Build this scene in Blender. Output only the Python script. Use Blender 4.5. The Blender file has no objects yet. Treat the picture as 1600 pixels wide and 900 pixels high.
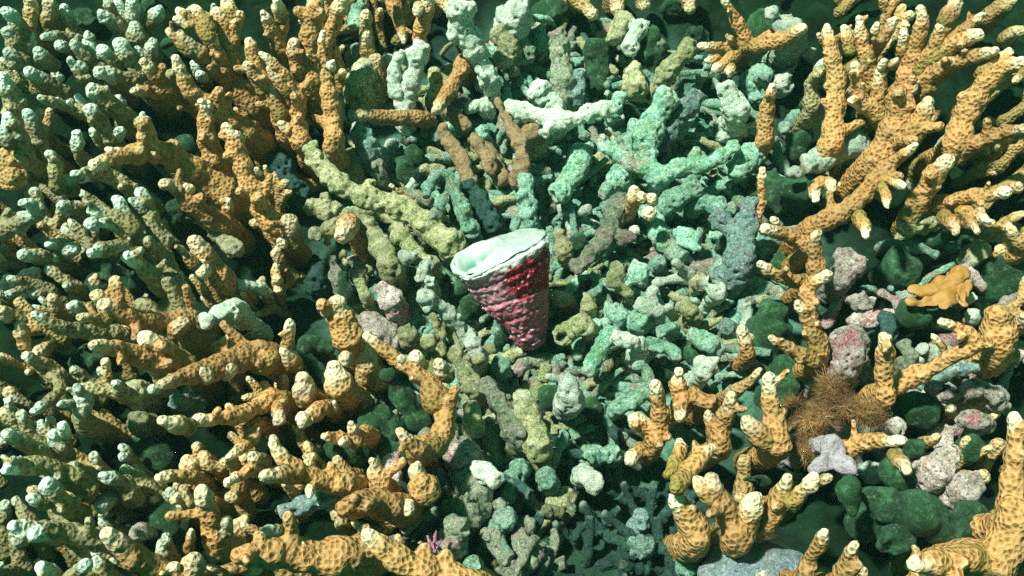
import bpy, math, random
import numpy as np
from mathutils import Vector, Matrix

# ------------------------------------------------------------------ camera, light, exposure
SC = bpy.context.scene
C = SC.collection
PITCH = math.radians(55); HFOV = math.radians(60); DIST = 0.563
cam_d = bpy.data.cameras.new('camera'); cam = bpy.data.objects.new('camera', cam_d); C.objects.link(cam)
cam_d.sensor_width = 36; cam_d.angle = HFOV; cam_d.clip_start = 0.01; cam_d.clip_end = 50
cam.location = (0, -DIST*math.cos(PITCH), DIST*math.sin(PITCH))
cam.rotation_euler = (math.pi/2-PITCH, 0, 0)
SC.camera = cam
SUN_EL, SUN_AZ = math.radians(62), math.radians(-78)      # azimuth from +y (away from the camera) towards -x
sun_dir = Vector((math.sin(SUN_AZ)*math.cos(SUN_EL), math.cos(SUN_AZ)*math.cos(SUN_EL), math.sin(SUN_EL)))
sun_d = bpy.data.lights.new('sun', 'SUN'); sun = bpy.data.objects.new('sun', sun_d); C.objects.link(sun)
sun_d.energy = 5.0; sun_d.angle = math.radians(3.5); sun_d.color = (1.0, 0.98, 0.86)
sun.rotation_euler = sun_dir.to_track_quat('Z', 'Y').to_euler(); sun.location = (0, 0, 2)
W = bpy.data.worlds.new('World'); SC.world = W; W.use_nodes = True
wn = W.node_tree; bg = wn.nodes['Background']
sky = wn.nodes.new('ShaderNodeTexSky'); sky.sky_type = 'NISHITA'; sky.sun_disc = False
sky.sun_elevation = SUN_EL; sky.sun_rotation = SUN_AZ
tint = wn.nodes.new('ShaderNodeMix'); tint.data_type = 'RGBA'; tint.blend_type = 'MULTIPLY'
tint.inputs[0].default_value = 1.0
tint.inputs[7].default_value = (0.13, 1.0, 0.42, 1)       # sea water takes the red out of the daylight from above
wn.links.new(sky.outputs[0], tint.inputs[6]); wn.links.new(tint.outputs[2], bg.inputs[0])
bg.inputs[1].default_value = 0.05
SC.view_settings.view_transform = 'Standard'; SC.view_settings.look = 'None'
SC.view_settings.exposure = 0.9; SC.view_settings.gamma = 1.0
SC.cycles.max_bounces = 4; SC.cycles.diffuse_bounces = 2; SC.cycles.use_denoising = False

rng = random.Random(7); nrs = np.random.RandomState(11)
F = 800/math.tan(HFOV/2)
cx_, cp_, sp_ = Vector((1,0,0)), math.cos(PITCH), math.sin(PITCH)
FWD = Vector((0, cp_, -sp_)); UP = Vector((0, sp_, cp_)); CAM = Vector(cam.location)

# ------------------------------------------------------------------ numpy noise
def hsh(i, j, k, s=0):
    h = (i.astype(np.uint32)*np.uint32(374761393) ^ j.astype(np.uint32)*np.uint32(668265263)
         ^ k.astype(np.uint32)*np.uint32(2246822519) ^ np.uint32((s*3266489917) & 0xffffffff))
    h = (h ^ (h >> np.uint32(13)))*np.uint32(1274126177); h = h ^ (h >> np.uint32(16))
    h = h*np.uint32(2654435761); h = h ^ (h >> np.uint32(15))
    return (h & np.uint32(0xffffff)).astype(np.float64)/0xffffff
def vnoise(p, s=0):
    p = p+1000.0; i = np.floor(p).astype(np.int64); f = p-i; f = f*f*(3-2*f); r = 0
    for a in (0,1):
        for b in (0,1):
            for c in (0,1):
                w = (f[:,0] if a else 1-f[:,0])*(f[:,1] if b else 1-f[:,1])*(f[:,2] if c else 1-f[:,2])
                r = r+w*hsh(i[:,0]+a, i[:,1]+b, i[:,2]+c, s)
    return r*2-1
def worley(p, s=0):
    p = p+1000.0; i = np.floor(p).astype(np.int64); f1 = np.full(len(p), 9.0); f2 = f1.copy()
    for a in (-1,0,1):
        for b in (-1,0,1):
            for c in (-1,0,1):
                q = i+np.array((a,b,c))
                o = np.stack([hsh(q[:,0],q[:,1],q[:,2],s+k) for k in (1,2,3)], 1)
                d = ((q+0.2+0.6*o-p)**2).sum(1)
                f2 = np.minimum(f2, np.maximum(f1, d)); f1 = np.minimum(f1, d)
    return np.sqrt(f1), np.sqrt(f2)
def sstep(a, b, x):
    t = np.clip((x-a)/(b-a), 0, 1); return t*t*(3-2*t)

# ------------------------------------------------------------------ ground form and picture-to-place mapping
def gsmooth(x, y):
    x = np.asarray(x, float); y = np.asarray(y, float)
    rr = np.sqrt((x/0.30)**2+((y-0.03)/0.22)**2)
    g = 0.055*sstep(0.3, 1.25, rr)
    g = g-0.032*np.exp(-(((x-0.055)/0.045)**2+((y+0.135)/0.04)**2))
    return g
def at(px, py, h):
    """point whose line of sight is that pixel, h metres above the smooth ground; returns point and metres per pixel"""
    d = (FWD+Vector((1,0,0))*((px-800)/F)+UP*((450-py)/F))
    z = 0.02+h
    for _ in range(14):
        t = (z-CAM.z)/d.z; p = CAM+d*t
        z = 0.5*z+0.5*(float(gsmooth(p.x, p.y))+h)
    t = (z-CAM.z)/d.z; p = CAM+d*t
    return p, t/F

# ------------------------------------------------------------------ materials
def new_mat(name):
    m = bpy.data.materials.new(name); m.use_nodes = True; nt = m.node_tree
    return m, nt, nt.nodes['Principled BSDF']
class NB:
    def __init__(s, nt): s.nt = nt
    def n(s, t, **kw):
        x = s.nt.nodes.new(t)
        for k, v in kw.items(): setattr(x, k, v)
        return x
    def l(s, a, b): s.nt.links.new(a, b)
    def coord(s): return s.n('ShaderNodeTexCoord').outputs['Object']
    def noise(s, scale, detail=3, rough=0.6, vec=None):
        x = s.n('ShaderNodeTexNoise'); x.inputs['Scale'].default_value = scale
        x.inputs['Detail'].default_value = detail; x.inputs['Roughness'].default_value = rough
        s.l(vec or s.coord(), x.inputs['Vector']); return x.outputs['Fac']
    def attr(s, name):
        x = s.n('ShaderNodeAttribute'); x.attribute_name = name; return x.outputs['Fac']
    def ramp(s, fac, stops):
        x = s.n('ShaderNodeValToRGB'); e = x.color_ramp.elements
        while len(e) < len(stops): e.new(0.5)
        for k, (p, c) in enumerate(stops):
            e[k].position = p; e[k].color = (c if isinstance(c, tuple) else (c,c,c))+(1,)
        s.l(fac, x.inputs[0]); return x.outputs[0]
    def mix(s, fac, a, b, mode='MIX'):
        x = s.n('ShaderNodeMix', data_type='RGBA', blend_type=mode)
        for i, v in ((0, fac), (6, a), (7, b)):
            if isinstance(v, (int, float)): x.inputs[i].default_value = v
            elif isinstance(v, tuple): x.inputs[i].default_value = v+(1,)
            else: s.l(v, x.inputs[i])
        return x.outputs[2]
    def math(s, op, a, b=0.0):
        x = s.n('ShaderNodeMath', operation=op)
        for i, v in ((0, a), (1, b)):
            if isinstance(v, (int, float)): x.inputs[i].default_value = v
            else: s.l(v, x.inputs[i])
        return x.outputs[0]
    def bump(s, h, dist, strength=1.0, normal=None):
        x = s.n('ShaderNodeBump'); x.inputs['Distance'].default_value = dist; x.inputs['Strength'].default_value = strength
        s.l(h, x.inputs['Height'])
        if normal: s.l(normal, x.inputs['Normal'])
        return x.outputs[0]
    def rand(s):
        return s.n('ShaderNodeObjectInfo').outputs['Random']

def live_mat(name, cell, ridge, tip, alg):
    m, nt, P = new_mat(name); b = NB(nt)
    vo = b.n('ShaderNodeTexVoronoi'); vo.inputs['Scale'].default_value = 440; vo.inputs['Randomness'].default_value = 0.75
    wob = b.n('ShaderNodeVectorMath', operation='ADD'); nz = b.n('ShaderNodeTexNoise'); nz.inputs['Scale'].default_value = 500
    sc_ = b.n('ShaderNodeVectorMath', operation='SCALE'); sc_.inputs['Scale'].default_value = 0.0007
    b.l(b.coord(), nz.inputs['Vector']); b.l(nz.outputs['Color'], sc_.inputs[0]); b.l(b.coord(), wob.inputs[0]); b.l(sc_.outputs[0], wob.inputs[1])
    b.l(wob.outputs[0], vo.inputs['Vector'])
    CELL = b.ramp(vo.outputs['Distance'], [(0.04, 0.0), (0.68, 1.0)])
    c = b.ramp(CELL, [(0.0, cell), (0.35, tuple(0.55*x+0.45*y for x, y in zip(cell, ridge))), (0.8, ridge)])
    var = b.noise(45, 2); c = b.mix(b.ramp(var, [(0.35, 0.0), (0.7, 0.45)]), c, alg)
    # polyps: dark pin-prick mouths in each cell
    c = b.mix(b.ramp(CELL, [(0.04, 0.4), (0.15, 0.0)]), c, tuple(0.45*x for x in cell))
    young = b.math('MULTIPLY', b.math('SUBTRACT', 1.0, b.attr('basal')), b.ramp(CELL, [(0.1, 0.0), (0.8, 0.16)]))
    c = b.mix(young, c, tuple(0.5*p+0.5*q for p, q in zip(ridge, tip)))
    c = b.mix(b.math('MULTIPLY', b.attr('basal'), 0.75), c, alg)
    tp = b.math('MULTIPLY', b.attr('tip'), b.ramp(b.noise(300, 2), [(0.3, 0.7), (0.6, 1.0)]))
    tipc = b.mix(b.ramp(CELL, [(0.1, 0.35), (0.45, 0.0)]), tip, ridge)
    c = b.mix(tp, c, tipc)
    hs = b.n('ShaderNodeHueSaturation'); b.l(c, hs.inputs['Color'])
    b.l(b.math('MULTIPLY_ADD', b.rand(), 0.5), hs.inputs['Value']); hs.inputs['Value'].links[0].from_node.inputs[2].default_value = 0.78
    b.l(hs.outputs[0], P.inputs['Base Color'])
    P.inputs['Roughness'].default_value = 0.55; P.inputs['Specular IOR Level'].default_value = 0.25
    P.inputs['Subsurface Weight'].default_value = 0.0
    nrm = b.bump(CELL, 0.0013, 0.9)
    b.l(b.bump(b.noise(1000, 3, 0.7), 0.0006, 0.8, nrm), P.inputs['Normal'])
    return m
def dead_mat(name, a, bcol, alg, spot, algw=0.5, pink=None, hi=(0.74, 0.80, 0.64)):
    m, nt, P = new_mat(name); b = NB(nt)
    c = b.mix(b.ramp(b.noise(110, 4, 0.7), [(0.35, 0.0), (0.65, 1.0)]), a, bcol)
    c = b.mix(b.math('MULTIPLY', b.ramp(b.noise(48, 5, 0.75), [(0.44, 0.0), (0.60, 1.0)]), algw), c, alg)
    if pink: c = b.mix(b.ramp(b.noise(38, 4, 0.7), [(0.5, 0.0), (0.6, 0.85)]), c, pink)
    v = b.n('ShaderNodeTexVoronoi'); v.inputs['Scale'].default_value = 420; b.l(b.coord(), v.inputs['Vector'])
    c = b.mix(b.ramp(v.outputs['Distance'], [(0.1, 0.65), (0.32, 0.0)]), c, spot)
    v2 = b.n('ShaderNodeTexVoronoi'); v2.inputs['Scale'].default_value = 190; b.l(b.coord(), v2.inputs['Vector'])
    c = b.mix(b.ramp(v2.outputs['Distance'], [(0.10, 0.8), (0.24, 0.0)]), c, tuple(0.4*q for q in spot))
    c = b.mix(b.ramp(b.noise(700, 3, 0.8), [(0.52, 0.0), (0.66, 0.75)]), c, hi)
    c = b.mix(b.ramp(b.noise(560, 3, 0.8), [(0.36, 0.75), (0.46, 0.0)]), c, spot)
    c = b.mix(b.math('MULTIPLY', b.attr('tip'), 0.6), c, tuple(0.35*p+0.65*q for p, q in zip(hi, (0.8, 0.85, 0.7))))
    c = b.mix(b.math('MULTIPLY', b.attr('hole'), 0.9), c, (0.03, 0.045, 0.03))  # inside of hollow ends coloured near black for the shade in them
    hs = b.n('ShaderNodeHueSaturation'); b.l(c, hs.inputs['Color'])
    b.l(b.math('MULTIPLY_ADD', b.rand(), 0.55), hs.inputs['Value']); hs.inputs['Value'].links[0].from_node.inputs[2].default_value = 0.7
    b.l(hs.outputs[0], P.inputs['Base Color'])
    P.inputs['Roughness'].default_value = 0.85; P.inputs['Specular IOR Level'].default_value = 0.15
    nrm = b.bump(b.noise(300, 6, 0.8), 0.0042, 1.0)
    b.l(b.bump(v.outputs['Distance'], 0.0006, 0.5, nrm), P.inputs['Normal'])
    return m
M = {}
M['O'] = live_mat('ochre_coral', (0.18, 0.068, 0.009), (0.41, 0.205, 0.055), (0.76, 0.75, 0.52), (0.13, 0.14, 0.035))
M['G'] = live_mat('olive_coral', (0.12, 0.080, 0.016), (0.26, 0.225, 0.080), (0.62, 0.90, 0.78), (0.085, 0.105, 0.03))
M['B'] = live_mat('brown_coral', (0.19, 0.075, 0.012), (0.36, 0.23, 0.075), (0.72, 0.70, 0.44), (0.13, 0.13, 0.035))
M['D'] = dead_mat('teal_dead_coral', (0.11, 0.42, 0.31), (0.48, 0.84, 0.66), (0.07, 0.28, 0.07), (0.03, 0.12, 0.08), 0.75, (0.36, 0.34, 0.26))
M['E'] = dead_mat('cream_dead_coral', (0.26, 0.30, 0.11), (0.66, 0.70, 0.40), (0.12, 0.26, 0.04), (0.16, 0.15, 0.06), 0.6)
M['W'] = dead_mat('bleached_coral', (0.48, 0.72, 0.56), (0.84, 0.92, 0.78), (0.18, 0.46, 0.30), (0.25, 0.32, 0.26), 0.5)
M['P'] = dead_mat('pink_crusted_coral', (0.42, 0.36, 0.30), (0.86, 0.80, 0.74), (0.10, 0.20, 0.06), (0.05, 0.05, 0.04), 0.55, (0.58, 0.17, 0.22), (0.90, 0.86, 0.82))
M['Q'] = dead_mat('dusky_dead_coral', (0.17, 0.24, 0.16), (0.44, 0.48, 0.34), (0.07, 0.24, 0.11), (0.05, 0.09, 0.06), 0.55, (0.34, 0.20, 0.22), (0.62, 0.66, 0.52))
M['V'] = dead_mat('purple_crusted_coral', (0.12, 0.30, 0.27), (0.32, 0.52, 0.48), (0.06, 0.24, 0.14), (0.06, 0.09, 0.10), 0.4, (0.22, 0.17, 0.30))
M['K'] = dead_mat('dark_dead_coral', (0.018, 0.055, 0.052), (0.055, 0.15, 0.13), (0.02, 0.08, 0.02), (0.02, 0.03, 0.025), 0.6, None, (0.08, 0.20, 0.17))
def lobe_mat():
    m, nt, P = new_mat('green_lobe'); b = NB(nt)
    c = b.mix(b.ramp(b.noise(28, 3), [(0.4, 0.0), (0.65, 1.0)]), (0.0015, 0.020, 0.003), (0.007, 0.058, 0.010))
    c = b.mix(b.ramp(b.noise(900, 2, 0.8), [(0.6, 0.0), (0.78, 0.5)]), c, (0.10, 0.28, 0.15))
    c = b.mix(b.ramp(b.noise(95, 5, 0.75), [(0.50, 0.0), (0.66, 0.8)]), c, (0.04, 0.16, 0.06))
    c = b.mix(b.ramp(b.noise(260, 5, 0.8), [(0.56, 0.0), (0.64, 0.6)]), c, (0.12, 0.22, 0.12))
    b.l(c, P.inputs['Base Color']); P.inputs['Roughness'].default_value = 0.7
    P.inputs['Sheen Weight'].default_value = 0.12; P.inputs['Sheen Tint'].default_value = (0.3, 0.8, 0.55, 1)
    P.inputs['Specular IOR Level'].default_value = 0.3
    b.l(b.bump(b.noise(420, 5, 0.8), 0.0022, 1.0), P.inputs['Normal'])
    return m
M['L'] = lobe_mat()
def plate_mat():
    m, nt, P = new_mat('yellow_plate'); b = NB(nt)
    c = b.mix(b.noise(70, 4), (0.22, 0.11, 0.015), (0.38, 0.21, 0.045))
    c = b.mix(b.math('MULTIPLY', b.attr('tip'), 0.5), c, (0.75, 0.65, 0.35))
    b.l(c, P.inputs['Base Color']); P.inputs['Roughness'].default_value = 0.6
    b.l(b.bump(b.noise(500, 4, 0.7), 0.0008, 0.8), P.inputs['Normal'])
    return m
M['Y'] = plate_mat()
def smooth_mat(name, a, bc, tip):
    m, nt, P = new_mat(name); b = NB(nt)
    c = b.mix(b.noise(80, 4), a, bc)
    v = b.n('ShaderNodeTexVoronoi'); v.inputs['Scale'].default_value = 400; b.l(b.coord(), v.inputs['Vector'])
    c = b.mix(b.ramp(v.outputs['Distance'], [(0.12, 0.5), (0.3, 0.0)]), c, tuple(0.5*q for q in a))
    c = b.mix(b.math('MULTIPLY', b.attr('tip'), 0.5), c, tip)
    b.l(c, P.inputs['Base Color']); P.inputs['Roughness'].default_value = 0.6; P.inputs['Specular IOR Level'].default_value = 0.25
    c2 = b.mix(b.ramp(b.noise(500, 4, 0.8), [(0.42, 0.5), (0.52, 0.0)]), c, tuple(0.4*q for q in a)); b.l(c2, P.inputs['Base Color'])
    b.l(b.bump(b.noise(420, 5, 0.8), 0.0024, 1.0), P.inputs['Normal'])
    return m
M['T'] = smooth_mat('smooth_tan', (0.22, 0.16, 0.07), (0.46, 0.36, 0.20), (0.62, 0.52, 0.34))
M['S'] = smooth_mat('smooth_white', (0.36, 0.35, 0.39), (0.56, 0.54, 0.56), (0.64, 0.60, 0.60))
def ground_mat():
    m, nt, P = new_mat('reef_ground'); b = NB(nt)
    deep = b.mix(b.ramp(b.noise(22, 4, 0.7), [(0.4, 0.0), (0.62, 1.0)]), (0.002, 0.008, 0.004), (0.006, 0.028, 0.009))  # dark algae green, taken near black to carry the shade of the gaps
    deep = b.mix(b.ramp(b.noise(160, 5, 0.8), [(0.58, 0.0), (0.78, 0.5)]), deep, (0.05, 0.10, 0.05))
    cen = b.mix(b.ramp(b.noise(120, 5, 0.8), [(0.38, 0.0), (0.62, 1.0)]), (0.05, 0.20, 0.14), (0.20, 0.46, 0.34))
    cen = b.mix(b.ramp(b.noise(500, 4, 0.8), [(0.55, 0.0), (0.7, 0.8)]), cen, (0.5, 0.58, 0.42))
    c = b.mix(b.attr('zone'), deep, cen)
    b.l(c, P.inputs['Base Color']); P.inputs['Roughness'].default_value = 0.95; P.inputs['Specular IOR Level'].default_value = 0.08
    b.l(b.bump(b.noise(300, 6, 0.8), 0.002, 1.0), P.inputs['Normal'])
    return m
M['ground'] = ground_mat()

# ------------------------------------------------------------------ seabed sheet
def axis(lo, hi, step, far):
    a = list(np.arange(lo, hi+step/2, step)); s = step; x = a[-1]
    while x < far: s *= 1.35; x += s; a.append(x)
    s = step; x = a[0]; pre = []
    while x > -far: s *= 1.35; x -= s; pre.append(x)
    return np.array(pre[::-1]+a)
def link(name, me, mat, parent=None):
    o = bpy.data.objects.new(name, me); C.objects.link(o)
    if mat is not None and len(me.materials) == 0: me.materials.append(mat)
    if parent is not None: o.parent = parent
    return o
def fattr(me, name, vals):
    a = me.attributes.new(name, 'FLOAT', 'POINT'); a.data.foreach_set('value', np.asarray(vals, dtype=np.float32))
def np_mesh(name, v, f, smooth=True):
    me = bpy.data.meshes.new(name); me.from_pydata([tuple(x) for x in v], [], [tuple(map(int, x)) for x in f]); me.update()
    if smooth: me.polygons.foreach_set('use_smooth', [True]*len(me.polygons))
    return me
gx = axis(-0.50, 0.50, 0.0028, 3.0); gy = axis(-0.26, 0.46, 0.0028, 3.0)
X, Y = np.meshgrid(gx, gy); x = X.ravel(); y = Y.ravel()
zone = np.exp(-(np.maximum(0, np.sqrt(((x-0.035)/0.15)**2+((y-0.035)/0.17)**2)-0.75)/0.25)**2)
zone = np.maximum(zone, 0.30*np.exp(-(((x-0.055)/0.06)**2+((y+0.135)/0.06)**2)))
p3 = np.stack([x, y, np.zeros_like(x)], 1)
f1, f2 = worley(p3/0.022, 3); g1, g2 = worley(p3/0.008, 9)
lump = (1-zone)*(0.016*(1-f1**1.6)-0.008)+zone*0.007*(0.7-g1)+0.004*vnoise(p3/0.03, 5)+0.0012*vnoise(p3/0.004, 6)
z = gsmooth(x, y)-0.006+lump
nx = len(gx); ny = len(gy)
idx = np.arange(nx*ny).reshape(ny, nx)
fc = np.stack([idx[:-1,:-1].ravel(), idx[:-1,1:].ravel(), idx[1:,1:].ravel(), idx[1:,:-1].ravel()], 1)
gme = bpy.data.meshes.new('seabed'); nf = len(fc)
gme.vertices.add(len(x)); gme.vertices.foreach_set('co', np.stack([x, y, z], 1).ravel().astype(np.float32))
gme.loops.add(nf*4); gme.loops.foreach_set('vertex_index', fc.ravel().astype(np.int32))
gme.polygons.add(nf); gme.polygons.foreach_set('loop_start', np.arange(0, nf*4, 4, dtype=np.int32))
gme.polygons.foreach_set('use_smooth', np.ones(nf, dtype=bool)); gme.update(calc_edges=True)
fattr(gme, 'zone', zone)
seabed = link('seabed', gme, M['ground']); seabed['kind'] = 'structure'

# ------------------------------------------------------------------ coral bodies: traced skeletons -> tubes -> one voxel skin each
def catmull(P, n_per):
    if len(P) == 2: return np.array([P[0]*(1-t)+P[1]*t for t in np.linspace(0, 1, n_per+1)])
    Q = np.vstack([2*P[0]-P[1], P, 2*P[-1]-P[-2]]); out = []
    for i in range(1, len(Q)-2):
        a, b, c, d = Q[i-1:i+3]
        for t in np.linspace(0, 1, n_per, endpoint=False):
            out.append(0.5*((2*b)+(c-a)*t+(2*a-5*b+4*c-d)*t*t+(3*b-a-3*c+d)*t**3))
    out.append(Q[-2]); return np.array(out)
def tube(S, flat):
    """S: samples (x,y,z,r) from base to tip -> verts, faces (closed)"""
    P = S[:,:3]; R = S[:,3]; n = 12
    T = np.gradient(P, axis=0); T /= np.linalg.norm(T, axis=1)[:,None]+1e-12
    u = np.cross(T[0], (0.3, 0.9, 0.31)); u /= np.linalg.norm(u)
    rings = []
    capk = 0.25 if flat else 0.9
    def ring(c, t, u, r):
        w = np.cross(t, u); a = np.arange(n)*2*math.pi/n
        return c+r*(np.cos(a)[:,None]*u+np.sin(a)[:,None]*w)
    us = []
    for i in range(len(P)):
        u = u-T[i]*np.dot(u, T[i]); u /= np.linalg.norm(u)+1e-12; us.append(u)
    for q in ((0.15, 0.75), (0.6, 0.45)): pass
    rings.append(ring(P[0]-T[0]*R[0]*0.6, T[0], us[0], R[0]*0.5))
    for i in range(len(P)): rings.append(ring(P[i], T[i], us[i], R[i]))
    for s, rr in ((0.45, 0.88), (0.8, 0.58)) : rings.append(ring(P[-1]+T[-1]*R[-1]*capk*s, T[-1], us[-1], R[-1]*(rr if not flat else (0.93 if s < 0.5 else 0.75))))
    V = np.vstack(rings); m = len(rings); Fc = []
    for i in range(m-1):
        for k in range(n):
            a, b = i*n+k, i*n+(k+1) % n; Fc.append((a, b, b+n, a+n))
    V = np.vstack([V, P[0]-T[0]*R[0]*0.8, P[-1]+T[-1]*R[-1]*capk]); nb, nt_ = m*n, m*n+1
    for k in range(n):
        Fc.append((nb, (k+1) % n, k)); Fc.append((nt_, (m-1)*n+k, (m-1)*n+(k+1) % n))
    return V, Fc, T
LIVE = set('OGB')
jobs = []          # one job = one mesh object: dict(obj, mat, polys=[samples], flags)
def add_job(name, parent, origin, mat, polys, thing_obj=None, voxel=None):
    """polys: list of (S, flat, hollow, tiplen)"""
    V = []; Fc = []; off = 0
    for S, flat, hollow, tl in polys:
        v, f, T = tube(S, flat); V.append(v); Fc += [tuple(a+off for a in q) for q in f]; off += len(v)
    V = np.vstack(V)-origin
    me = bpy.data.meshes.new('tmp'); me.from_pydata(V.tolist(), [], Fc); me.update()
    o = bpy.data.objects.new(name, me); C.objects.link(o)
    if parent is not None: o.parent = parent
    else: o.location = Vector(origin)
    live = mat in LIVE
    rm = o.modifiers.new('r', 'REMESH'); rm.mode = 'VOXEL'
    rm.voxel_size = voxel or (0.00112 if live else (0.0017 if mat == 'L' else 0.00108)); rm.use_smooth_shade = True
    sm = o.modifiers.new('s', 'SMOOTH'); sm.factor = 0.5; sm.iterations = 3 if live else 2
    jobs.append((o, mat, polys, np.array(origin), live))
    return o
rs_tip = np.random.RandomState(5)
def finish_jobs():
    dg = bpy.context.evaluated_depsgraph_get(); dg.update()
    res = []
    for o, mat, polys, org, live in jobs:
        me = bpy.data.meshes.new_from_object(o.evaluated_get(dg)); res.append(me)
    ntri = 0
    for (o, mat, polys, org, live), me in zip(jobs, res):
        old = o.data; o.modifiers.clear(); o.data = me; bpy.data.meshes.remove(old); me.name = o.name
        n = len(me.vertices); ntri += len(me.polygons)*2
        if n == 0: print('EMPTY', o.name, org); continue
        co = np.empty(n*3, np.float32); me.vertices.foreach_get('co', co); co = co.reshape(-1,3).astype(float)
        no = np.empty(n*3, np.float32); me.vertices.foreach_get('normal', no); no = no.reshape(-1,3).astype(float)
        wp = co+org
        S = np.vstack([s for s, *_ in polys])
        tipd = np.concatenate([np.linalg.norm(s[:,:3]-s[-1,:3], axis=1) for s, *_ in polys])
        tl = np.concatenate([np.full(len(s), t) for s, _, _, t in polys])
        main = polys[0][0]; L = max(1e-4, np.linalg.norm(main[0,:3]-main[-1,:3]))
        bas = np.concatenate([np.clip(1-np.linalg.norm(s[:,:3]-main[0,:3], axis=1)/(0.55*L), 0, 1) for s, *_ in polys])
        d = np.linalg.norm(wp[:,None,:]-S[None,:,:3], axis=2)/(S[None,:,3]); j = d.argmin(1)
        # tip distance measured from the vertex itself to the nearest end
        td = np.full(n, 9.0); tlv = np.full(n, 0.006)
        for s, flat, hollow, t in polys:
            dd = np.linalg.norm(wp-s[-1,:3], axis=1); k = dd < td; td[k] = dd[k]; tlv[k] = t
        tip = (rs_tip.uniform(0.6, 1.0) if live else 1.0)*np.where(tlv > 0, 1-sstep(0.0, 1.0, td/np.maximum(tlv, 1e-5)), 0)
        hole = np.zeros(n)
        if mat == 'Y': co[:,2] = (S[j,2]-org[2])+(co[:,2]-(S[j,2]-org[2]))*0.35
        if live:
            size = 0.0028
            cell = 0.5
            disp = 0.0010*vnoise(wp/0.010, 2)+0.0007*vnoise(wp/0.0030, 12)
            # swollen knobs
            disp += 0.0007*np.maximum(0, vnoise(wp/0.006, 8))
            co = co+no*(disp*np.minimum(1, S[j,3]/0.0035))[:,None]
        elif mat == 'L':
            co = co+no*(0.0060*vnoise(wp/0.021, 3)+0.0030*vnoise(wp/0.009, 3)+0.0008*vnoise(wp/0.004, 5)-0.0016*worley(wp/0.0058, 6)[0])[:,None]; cell = np.zeros(n)
        elif mat in 'ST':
            co = co+no*(0.0016*vnoise(wp/0.010, 3)+0.0013*vnoise(wp/0.004, 3)+0.0007*vnoise(wp/0.002, 3))[:,None]; cell = np.zeros(n)
        elif mat == 'Y':
            co = co+no*(0.0030*vnoise(wp/0.011, 3)+0.0012*vnoise(wp/0.0035, 3))[:,None]; cell = np.zeros(n)
        else:
            f1, f2 = worley(wp/0.0055, 5)
            rough = 0.0011*vnoise(wp/0.012, 2)+0.0009*vnoise(wp/0.0052, 7)+0.0010*vnoise(wp/0.0026, 9)-0.0026*(np.maximum(0, 0.36-f1)/0.36)*(hsh(*np.floor(wp/0.011+500).astype(np.int64).T, 4) > 0.45)
            co = co+no*(rough*np.minimum(1, S[j,3]/0.0048))[:,None]; cell = np.zeros(n)
        for s, flat, hollow, t in polys:
            if not hollow: continue
            ax = s[-1,:3]-s[-2,:3]; ax /= np.linalg.norm(ax); r = s[-1,3]
            q = wp-s[-1,:3]; al = q@ax; rad = np.linalg.norm(q-al[:,None]*ax, axis=1)
            k = (al > -0.9*r)*(al < 1.6*r)*np.clip((0.62*r-rad)/(0.22*r), 0, 1)
            co = co-ax*(k*r*1.0)[:,None]; hole = np.maximum(hole, k)
        me.vertices.foreach_set('co', co.astype(np.float32).ravel()); me.update()
        fattr(me, 'tip', tip)
        if live: fattr(me, 'basal', bas[j])
        else: fattr(me, 'hole', hole)
        me.materials.clear(); me.materials.append(M[mat])
    print('coral tris', ntri)

def strip_poly(pts):
    return pts
def parse_line(s):
    flags = ''; rise = None
    twig = s.startswith('+'); s = s.lstrip('+ ')
    s, tail = s.split('/'); t = tail.split(); r = [float(a) for a in t[0].split(',')]
    for w in t[1:]:
        if w[0] == '^': rise = float(w[1:])/1000
        elif w[0] == '@': flags += w
        else: flags += w
    pts = [tuple(float(a) for a in w.split(',')) for w in s.split()]
    if len(pts) == 1: pts.append((pts[0][0]+3, pts[0][1]+r[0]*0.9))
    return twig, pts, r, rise, flags
GROUPS = {}
def build_things(text):
    cur = None; things = []
    for ln in text.strip().split('\n'):
        ln = ln.split('#')[0].strip()
        if not ln: continue
        if ln[0] == '*':
            head, name, cat, label = [a.strip() for a in ln[1:].split('|')][:4]
            mat, h0 = head.split(); cur = dict(mat=mat, h0=(float(h0)-(6 if mat == 'L' else 0))/1000, name=name, cat=cat, label=label, br=[])
            things.append(cur)
        else:
            tw = parse_line(ln)
            if tw[0] and cur['br']: cur['br'][-1].append(tw)
            else: cur['br'].append([tw])
    for th in things: make_thing(th)
PLACED = []
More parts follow.
